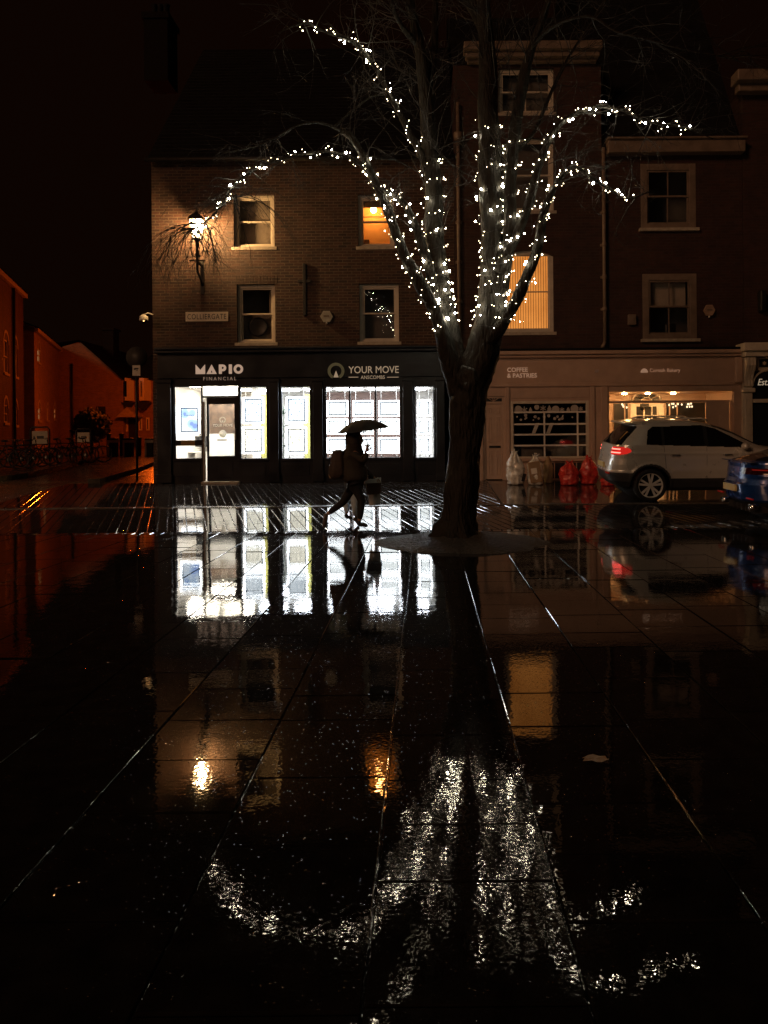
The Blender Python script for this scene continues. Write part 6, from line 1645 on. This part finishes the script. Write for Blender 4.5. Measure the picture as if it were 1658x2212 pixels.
def buildA(t):
    hip = Vector(px2l(835, 1090)); sho = Vector((px2l(835, 690))); neck = Vector(px2l(850, 610)); hd = Vector(px2l(850, 520))
    kL, aL, tL = Vector(px2l(700, 1385, .05)), Vector(px2l(470, 1560, .05)), Vector(px2l(430, 1738, .05))
    kR, aR, tR = Vector(px2l(945, 1370, -.06)), Vector(px2l(912, 1655, -.06)), Vector(px2l(1030, 1722, -.06))
    elF, wrF = Vector(px2l(985, 850, -.24)), Vector(px2l(1000, 705, -.20))
    elB, wrB = Vector(px2l(905, 900, .24)), Vector(px2l(960, 1010, .26))
    # body (skin): torso, limbs and neck grown as one surface
    J = {'pel': (tuple(hip), .13), 'sp': (tuple(hip.lerp(sho, .5)), .13), 'ch': (tuple(sho+Vector((0, 0, -.05))), .15), 'nk': (tuple(neck), .055), 'hd': (tuple(hd+Vector((0, 0, -.04))), .07),
         'sF': (tuple(sho+Vector((0, -.17, -.02))), .06), 'eF': (tuple(elF), .042), 'wF': (tuple(wrF), .026), 'sB': (tuple(sho+Vector((0, .17, -.02))), .06), 'eB': (tuple(elB), .042), 'wB': (tuple(wrB), .026),
         'hL': (tuple(hip+Vector((-.02, .09, -.06))), .085), 'kL': (tuple(kL), .055), 'aL': (tuple(aL), .036), 'hR': (tuple(hip+Vector((.02, -.09, -.06))), .085), 'kR': (tuple(kR), .055), 'aR': (tuple(aR), .036)}
    E = [('pel', 'sp'), ('sp', 'ch'), ('ch', 'nk'), ('nk', 'hd'), ('ch', 'sF'), ('sF', 'eF'), ('eF', 'wF'), ('ch', 'sB'), ('sB', 'eB'), ('eB', 'wB'), ('pel', 'hL'), ('hL', 'kL'), ('kL', 'aL'), ('pel', 'hR'), ('hR', 'kR'), ('kR', 'aR')]
    parts = [skin_mesh(J, E, 'pel')]
    for (w_, d_, up_, cu) in ((wrF, (.25, .02, 1), (.9, -.2, 0), .75), (wrB, (.6, 0, -.8), (.7, -.3, .4), .6)):
        jj, ee = hand(None, w_, d_, (0, 0, 0), up_, 1.08, cu); parts.append(skin_mesh(jj, ee, 'w', 2))
    b = merge(parts); head_shape(b, hd+Vector((.02, 0, 0)), 1)
    b.build('body', M_skin, t)
    # hooded coat
    J = {'hem': (tuple(hip+Vector((.02, 0, -.08))), (.25, .22)), 'wa': (tuple(hip+Vector((.02, 0, .12))), (.25, .21)), 'mid': (tuple(hip.lerp(sho, .55)), (.26, .215)), 'ch': (tuple(sho+Vector((0, 0, -.07))), (.255, .22)), 'col': (tuple(sho+Vector((.01, 0, .08))), (.175, .16)), 'hb': (tuple(hd+Vector((-.01, 0, -.06))), (.165, .15)),
         'sF': (tuple(sho+Vector((0, -.19, -.04))), .082), 'eF': (tuple(elF), .066), 'wF': (tuple(wrF.lerp(elF, .15)), .046), 'sB': (tuple(sho+Vector((0, .19, -.04))), .082), 'eB': (tuple(elB), .066), 'wB': (tuple(wrB.lerp(elB, .15)), .046)}
    E = [('hem', 'wa'), ('wa', 'mid'), ('mid', 'ch'), ('ch', 'col'), ('col', 'hb'), ('ch', 'sF'), ('sF', 'eF'), ('eF', 'wF'), ('ch', 'sB'), ('sB', 'eB'), ('eB', 'wB')]
    me = skin_mesh(J, E, 'hem')
    for v in me.vertices:
        k = noise.noise(v.co*7)+.5*noise.noise(v.co*17); v.co += v.normal*.014*k
    put_mesh(me, 'coat', M_coat, t)
    b = MB()
    def hood(dv, q):
        q = q.copy()
        if dv.x > .55: q.x -= (dv.x-.55)*.13*(1-abs(dv.z)*.4)
        if dv.z < 0: q.x *= 1+.22*dv.z*dv.z; q.y *= 1+.25*dv.z*dv.z
        q += dv*.008*noise.noise(dv*4); return q
    b.sphere(hd+Vector((-.005, 0, -.01)), .168, 0, seg=36, rings=26, sc=(.94, .88, 1.16), fn=hood)
    b.build('hood', M_coat, t)
    J = {'pel': (tuple(hip+Vector((0, 0, -.02))), .14), 'hL': (tuple(hip+Vector((-.03, .09, -.10))), .105), 'kL': (tuple(kL), .072), 'cL': (tuple(kL.lerp(aL, .45)), .062), 'aL': (tuple(kL.lerp(aL, .88)), .05), 'hR': (tuple(hip+Vector((.03, -.09, -.10))), .105), 'kR': (tuple(kR), .072), 'cR': (tuple(kR.lerp(aR, .45)), .062), 'aR': (tuple(kR.lerp(aR, .92)), .05)}
    me = skin_mesh(J, [('pel', 'hL'), ('hL', 'kL'), ('kL', 'cL'), ('cL', 'aL'), ('pel', 'hR'), ('hR', 'kR'), ('kR', 'cR'), ('cR', 'aR')], 'pel')
    put_mesh(me, 'trousers', M_jean, t)
    for (a_, t_, mt) in ((aL, tL, M_shoe), (aR, tR, M_shoeb)):
        u = (t_-a_).normalized()
        J = {'an': (tuple(a_+Vector((0, 0, .03))), .052), 'he': (tuple(a_-Vector((.02, 0, .055))), .045), 'md': (tuple(a_.lerp(t_, .55)), (.045, .042)), 'to': (tuple(t_), (.042, .032))}
        put_mesh(skin_mesh(J, [('an', 'he'), ('he', 'md'), ('md', 'to')], 'an'), 'shoe', mt, t)
person('person in dark hooded coat and dark trousers striding right with backpack and umbrella', 0., buildA)
def buildB(t):
    def q(x, y, dy=0.): 
        p = px2l(x, y, .55+dy); return Vector((p[0], dy, p[2]-(gz(PD+.55)-PZ0)))
    hip = q(850, 1090); sho = q(860, 720); hd = q(880, 560)
    k1, a1, t1 = q(845, 1400, -.08), q(868, 1600, -.08), q(905, 1690, -.08)
    k2, a2, t2 = q(735, 1380, .09), q(742, 1555, .09), q(815, 1625, .09)
    elF, wrF = q(1010, 1000, -.2), q(1130, 1075, -.22)
    elB, wrB = q(900, 900, .25), q(950, 1050, .25)
    J = {'pel': (tuple(hip), .12), 'sp': (tuple(hip.lerp(sho, .5)), .12), 'ch': (tuple(sho), .13), 'nk': (tuple(sho.lerp(hd, .5)), .05), 'hd': (tuple(hd-Vector((0, 0, .04))), .06),
         'sF': (tuple(sho+Vector((.02, -.15, -.02))), .055), 'eF': (tuple(elF), .04), 'wF': (tuple(wrF), .025), 'sB': (tuple(sho+Vector((0, .15, -.02))), .055), 'eB': (tuple(elB), .04), 'wB': (tuple(wrB), .025),
         'h1': (tuple(hip+Vector((.0, -.08, -.06))), .08), 'k1': (tuple(k1), .05), 'a1': (tuple(a1), .034), 'h2': (tuple(hip+Vector((-.02, .09, -.06))), .08), 'k2': (tuple(k2), .05), 'a2': (tuple(a2), .034)}
    E = [('pel', 'sp'), ('sp', 'ch'), ('ch', 'nk'), ('nk', 'hd'), ('ch', 'sF'), ('sF', 'eF'), ('eF', 'wF'), ('ch', 'sB'), ('sB', 'eB'), ('eB', 'wB'), ('pel', 'h1'), ('h1', 'k1'), ('k1', 'a1'), ('pel', 'h2'), ('h2', 'k2'), ('k2', 'a2')]
    parts = [skin_mesh(J, E, 'pel')]
    for (w_, d_, up_, cu) in ((wrF, (.5, 0, -.9), (.8, -.2, .4), .9), (wrB, (.4, 0, -.9), (.8, -.2, .4), .4)):
        jj, ee = hand(None, w_, d_, (0, 0, 0), up_, 1., cu); parts.append(skin_mesh(jj, ee, 'w', 2))
    b = merge(parts); head_shape(b, hd, 1); b.build('body', M_skin, t)
    J = {'hem': (tuple(hip+Vector((0, 0, -.02))), .16), 'mid': (tuple(hip.lerp(sho, .5)), .15), 'ch': (tuple(sho-Vector((0, 0, .03))), .15), 'sF': (tuple(sho+Vector((.02, -.17, -.04))), .075), 'eF': (tuple(elF), .06), 'wF': (tuple(wrF.lerp(elF, .12)), .042), 'sB': (tuple(sho+Vector((0, .17, -.04))), .075), 'eB': (tuple(elB), .06), 'wB': (tuple(wrB.lerp(elB, .12)), .042)}
    me = skin_mesh(J, [('hem', 'mid'), ('mid', 'ch'), ('ch', 'sF'), ('sF', 'eF'), ('eF', 'wF'), ('ch', 'sB'), ('sB', 'eB'), ('eB', 'wB')], 'hem')
    put_mesh(me, 'jacket', M_coat, t)
    b = MB(); b.sphere(hd+Vector((-.02, 0, .02)), .122, 0, seg=24, rings=18, sc=(.9, .8, 1.05), fn=lambda dv, q_: q_-Vector((max(0, dv.x-.3)*.10, 0, 0))); b.build('hair', M_hair, t)
    J = {'pel': (tuple(hip-Vector((0, 0, .02))), .125), 'h1': (tuple(hip+Vector((.01, -.08, -.1))), .095), 'k1': (tuple(k1), .07), 'c1': (tuple(k1.lerp(a1, .5)), .062), 'a1': (tuple(k1.lerp(a1, .92)), .05), 'h2': (tuple(hip+Vector((-.03, .09, -.1))), .095), 'k2': (tuple(k2), .068), 'c2': (tuple(k2.lerp(a2, .5)), .058), 'a2': (tuple(k2.lerp(a2, .92)), .048)}
    put_mesh(skin_mesh(J, [('pel', 'h1'), ('h1', 'k1'), ('k1', 'c1'), ('c1', 'a1'), ('pel', 'h2'), ('h2', 'k2'), ('k2', 'c2'), ('c2', 'a2')], 'pel'), 'jeans', M_bluejean, t)
    for (a_, t_, mt) in ((a1, t1, M_shoe), (a2, t2, M_shoeb)):
        J = {'an': (tuple(a_+Vector((0, 0, .02))), .05), 'he': (tuple(a_-Vector((.02, 0, .045))), .042), 'md': (tuple(a_.lerp(t_, .55)), .042), 'to': (tuple(t_), (.04, .03))}
        put_mesh(skin_mesh(J, [('an', 'he'), ('he', 'md'), ('md', 'to')], 'an'), 'shoe', mt, t)
person('person in pale blue jeans walking on the far side, mostly hidden by the hooded person', .55, buildB)
def W(zx, zy, dy=0.):
    p = px2l(zx, zy, dy); return Vector((p[0]+PX0, PD+dy, p[2]+PZ0))
# backpack
c = W(618, 885); t = thing('backpack', 'dark full backpack on the back of the hooded walking person', 'backpack', tuple(c))
b = MB()
def pk(dv, q):
    q = Vector((math.copysign(abs(dv.x)**.6, dv.x)*.125, math.copysign(abs(dv.y)**.55, dv.y)*.16, math.copysign(abs(dv.z)**.7, dv.z)*.255)); q.x -= .05*max(0, -dv.z)*(dv.x < 0); q += dv*.012*noise.noise(dv*5); return q
b.sphere(c+Vector((.01, 0, 0)), 1, seg=30, rings=22, fn=pk); b.build('pack', M_pack, t)
b = MB()
def pk2(dv, q): return Vector((math.copysign(abs(dv.x)**.6, dv.x)*.05, math.copysign(abs(dv.y)**.5, dv.y)*.12, math.copysign(abs(dv.z)**.6, dv.z)*.11))
b.sphere(c+Vector((-.10, 0, -.10)), 1, seg=20, rings=14, fn=pk2); b.build('front_pocket', M_pack, t)
b = MB()
for s in (-1, 1): b.tube([c+Vector((.09, s*.10, .20)), c+Vector((.20, s*.13, .30)), c+Vector((.33, s*.14, .20)), c+Vector((.37, s*.13, -.02)), c+Vector((.26, s*.15, -.16)), c+Vector((.10, s*.12, -.18))], .018, 6)
b.build('strap', M_black, t)
b = MB(); q_ = W(512, 1030); b.tube([q_+Vector((0, 0, .045)), q_, q_-Vector((-.01, 0, .05))], [.016, .02, .014], 8); b.build('hanging_tag', plain('pale_tag', (.5, .38, .25), .6), t)
# umbrella
pk_ = W(985, 292, -.05); hnd = W(1012, 650, -.20); tipL, tipR = W(660, 455, 0), W(1278, 376, 0)
t = thing('umbrella', 'open black umbrella tilted back over the two walking people', 'umbrella', tuple(hnd))
u = (tipR-tipL).normalized(); axis = Vector((-u.z, -.06, u.x)).normalized()
u = (u-axis*u.dot(axis)).normalized(); v = axis.cross(u).normalized(); Rr = (tipR-tipL).length/2*1.10; ctr = (tipL+tipR)/2; ctr.y = PD-.05; hgt = .18
b = MB(); nrib, nr_ = 8, 10; V = []; seg = nrib*6
for i in range(nr_+1):
    f = i/nr_
    for k in range(seg):
        a = 2*PI*k/seg+.1; s = abs(math.sin(a*nrib/2-.1*nrib/2)); sag = .10*f**2*s
        V.append(ctr+u*math.cos(a)*Rr*f*(1-sag)+v*math.sin(a)*Rr*f*(1-sag)+axis*(hgt*(1-f**2.1)-.012*s*f))
Fs = [(i*seg+k, (i+1)*seg+k, (i+1)*seg+(k+1) % seg, i*seg+(k+1) % seg) for i in range(nr_) for k in range(seg)]
b.mesh(V, Fs, 0, True); b.build('canopy', M_umb, t, fix=False)
b = MB()
for k in range(nrib):
    a = 2*PI*k/nrib+.1; dr_ = u*math.cos(a)+v*math.sin(a)
    b.tube([ctr+dr_*Rr*f+axis*(hgt*(1-f**2.1)-.012) for f in [j/8 for j in range(9)]], .004, 5)
    b.tube([ctr+axis*(-.06), ctr+dr_*Rr*.5+axis*(hgt*(1-.5**2.1)-.014)], .0035, 5)
b.build('ribs', M_steel, t)
b = MB(); b.tube([ctr+axis*(hgt+.05), ctr+axis*hgt, ctr-axis*.05, hnd+Vector((.02, 0, .05))], [.004, .007, .007, .007], 8); b.build('shaft', M_steel, t)
b = MB(); b.tube([hnd+Vector((.02, 0, .06)), hnd+Vector((.018, 0, -.03)), hnd+Vector((.016, 0, -.07))], [.012, .015, .012], 10); b.build('handle', M_black, t)
# carrier bag
c = W(1108, 1250, .33); t = thing('carrier_bag', 'white carrier bag with a dark brown panel hanging from a hand', 'bag', tuple(c))
d0 = PD+.33
b = MB()
top = [W(985, 1092, .33), W(1205, 1060, .33)]; bot = [W(1050, 1440, .33), W(1190, 1430, .33)]
def quadbag(b, A, B, C, D, th, n=10):
    V = []
    for s in (-1, 1):
        for i in range(n+1):
            for j in range(n+1):
                x = j/n; z = i/n
                p = A.lerp(B, x).lerp(D.lerp(C, x), z); bul = math.sin(PI*x)*(.5+.5*math.sin(PI*z))
                p = p+Vector((0, s*th*(bul+.05)+.012*noise.noise(p*9+Vector((0, s, 0))), .006*noise.noise(p*13))); V.append(p)
    m_ = (n+1)**2; Fs = []
    for s in (0, 1):
        for i in range(n):
            for j in range(n):
                a = s*m_+i*(n+1)+j; q = (a, a+1, a+n+2, a+n+1); Fs.append(q if not s else q[::-1])
    for i in range(n):
        for e in (0, n): Fs.append((i*(n+1)+e, (i+1)*(n+1)+e, m_+(i+1)*(n+1)+e, m_+i*(n+1)+e))
    for j in range(n): Fs.append((j, j+1, m_+j+1, m_+j))
    b.mesh(V, Fs, 0, True)
quadbag(b, bot[0], bot[1], top[1], top[0], .055); b.build('bag_body', plain('white_bag_plastic', (.62, .64, .62), .4, var=.12, scale=12.), t)
b = MB(); A, B_, C, D = W(1022, 1290, .33), W(1205, 1270, .33), W(1208, 1125, .33), W(1012, 1135, .33)
b.face([p+Vector((0, -.075, 0)) for p in (A, B_, C, D)]); b.face([p+Vector((0, -.070, 0)) for p in (A, B_, C, D)])
for i in range(4):
    P4 = (A, B_, C, D); b.face([P4[i]+Vector((0, -.075, 0)), P4[(i+1) % 4]+Vector((0, -.075, 0)), P4[(i+1) % 4]+Vector((0, -.070, 0)), P4[i]+Vector((0, -.070, 0))])
b.build('dark_panel', plain('brown_print', (.06, .035, .025), .5), t)
b = MB(); hw = W(1135, 1095, .33); b.tube([top[0]+Vector((.06, 0, 0)), hw+Vector((-.02, 0, .03)), hw+Vector((.02, 0, .03)), top[1]-Vector((.05, 0, 0))], .010, 6); b.build('handle', M_white, t)

def split_loose(o):
    me = o.data; bm = bmesh.new(); bm.from_mesh(me); bm.faces.index_update(); seen = set(); comps = []
    for f in bm.faces:
        if f.index in seen: continue
        st = [f]; seen.add(f.index); comp = []
        while st:
            q = st.pop(); comp.append(q.index)
            for v in q.verts:
                for g in v.link_faces:
                    if g.index not in seen: seen.add(g.index); st.append(g)
        comps.append(comp)
    bm.free()
    if len(comps) < 2: return
    for i, comp in enumerate(comps):
        used = {}; V = []; Fs = []; sm = []; mi = []
        for k in comp:
            p = me.polygons[k]; Fs.append([used.setdefault(v, len(used)) for v in p.vertices]); sm.append(p.use_smooth); mi.append(p.material_index)
        inv = sorted(used, key=used.get)
        n = bpy.data.meshes.new(me.name); n.from_pydata([me.vertices[v].co[:] for v in inv], [], Fs)
        for m in me.materials: n.materials.append(m)
        n.polygons.foreach_set('use_smooth', sm); n.polygons.foreach_set('material_index', mi); n.update()
        if i == 0: first = n
        else:
            c = o.copy(); c.data = n; COL.objects.link(c)
    o.data = first
SPLIT = {'side_window', 'pillar', 'roof_rail', 'glazing_bar', 'dark_pane', 'pane_bar', 'door_handle', 'spotlight', 'shut_line', 'reflector', 'hanging_rod', 'hanging_card', 'ceiling_light', 'curtain_rail', 'rear_window', 'windscreen', 'strap', 'wheel_well', 'rule', 'display_shelf', 'riser_batten', 'diffuser_fin', 'sticker'}
for o in list(COL.objects):
    if o.type == 'MESH' and o.name.split('.')[0] in SPLIT: split_loose(o)

# ================================================================ light, sky, camera
w = bpy.data.worlds.new('World'); SC.world = w; w.use_nodes = True
nt = w.node_tree; nt.nodes.clear()
out = nt.nodes.new('ShaderNodeOutputWorld'); bg = nt.nodes.new('ShaderNodeBackground')
sky = nt.nodes.new('ShaderNodeTexSky'); sky.sky_type = 'NISHITA'; sky.sun_disc = False; sky.sun_elevation = math.radians(-4); sky.sun_rotation = math.radians(160); sky.air_density = 3; sky.dust_density = 6
# town glow under low cloud: a warm floor over the last of the night sky
mx = nt.nodes.new('ShaderNodeMix'); mx.data_type = 'RGBA'; mx.blend_type = 'ADD'; mx.inputs['Factor'].default_value = 1.
mx.inputs[7].default_value = (.062, .020, .009, 1)
sc_ = nt.nodes.new('ShaderNodeMix'); sc_.data_type = 'RGBA'; sc_.blend_type = 'MULTIPLY'; sc_.inputs['Factor'].default_value = 1.; sc_.inputs[7].default_value = (.02, .006, .003, 1)
nt.links.new(sky.outputs[0], sc_.inputs[6]); nt.links.new(sc_.outputs[2], mx.inputs[6]); nt.links.new(mx.outputs[2], bg.inputs[0])
bg.inputs[1].default_value = .055
nt.links.new(bg.outputs[0], out.inputs[0])
sl = bpy.data.lights.new('town_glow', 'SUN'); sl.energy = .44; sl.angle = math.radians(14); sl.color = (1., .50, .26)
so = bpy.data.objects.new('town_glow', sl); COL.objects.link(so)
dirv = Vector((.62, .74, -.36)).normalized(); so.rotation_euler = dirv.to_track_quat('-Z', 'Y').to_euler()
cam = bpy.data.cameras.new('camera'); co = bpy.data.objects.new('camera', cam); COL.objects.link(co)
cam.sensor_fit = 'VERTICAL'; cam.sensor_height = 36.; cam.sensor_width = 27.; cam.lens = 36.*F/2212
cam.shift_x = -(CX-829)/2212; cam.shift_y = -(1106-CY)/2212
cam.clip_start = .1; cam.clip_end = 900
co.location = (0, 0, CH); co.rotation_euler = (PI/2, 0, 0)
co.rotation_euler = (Matrix.Rotation(ROLL, 3, 'Y') @ Matrix.Rotation(PI/2, 3, 'X')).to_euler()
SC.camera = co
SC.view_settings.view_transform = 'Standard'; SC.view_settings.look = 'None'; SC.view_settings.exposure = 0; SC.view_settings.gamma = 1
cy = SC.cycles
cy.use_denoising = True; cy.denoiser = 'OPENIMAGEDENOISE'; cy.denoising_input_passes = 'RGB_ALBEDO_NORMAL'; cy.denoising_prefilter = 'NONE'; cy.max_bounces = 8; cy.diffuse_bounces = 3; cy.glossy_bounces = 4; cy.transparent_max_bounces = 16; cy.transmission_bounces = 6
cy.sample_clamp_indirect = 6.; cy.blur_glossy = .0; cy.caustics_reflective = True; cy.use_light_tree = True
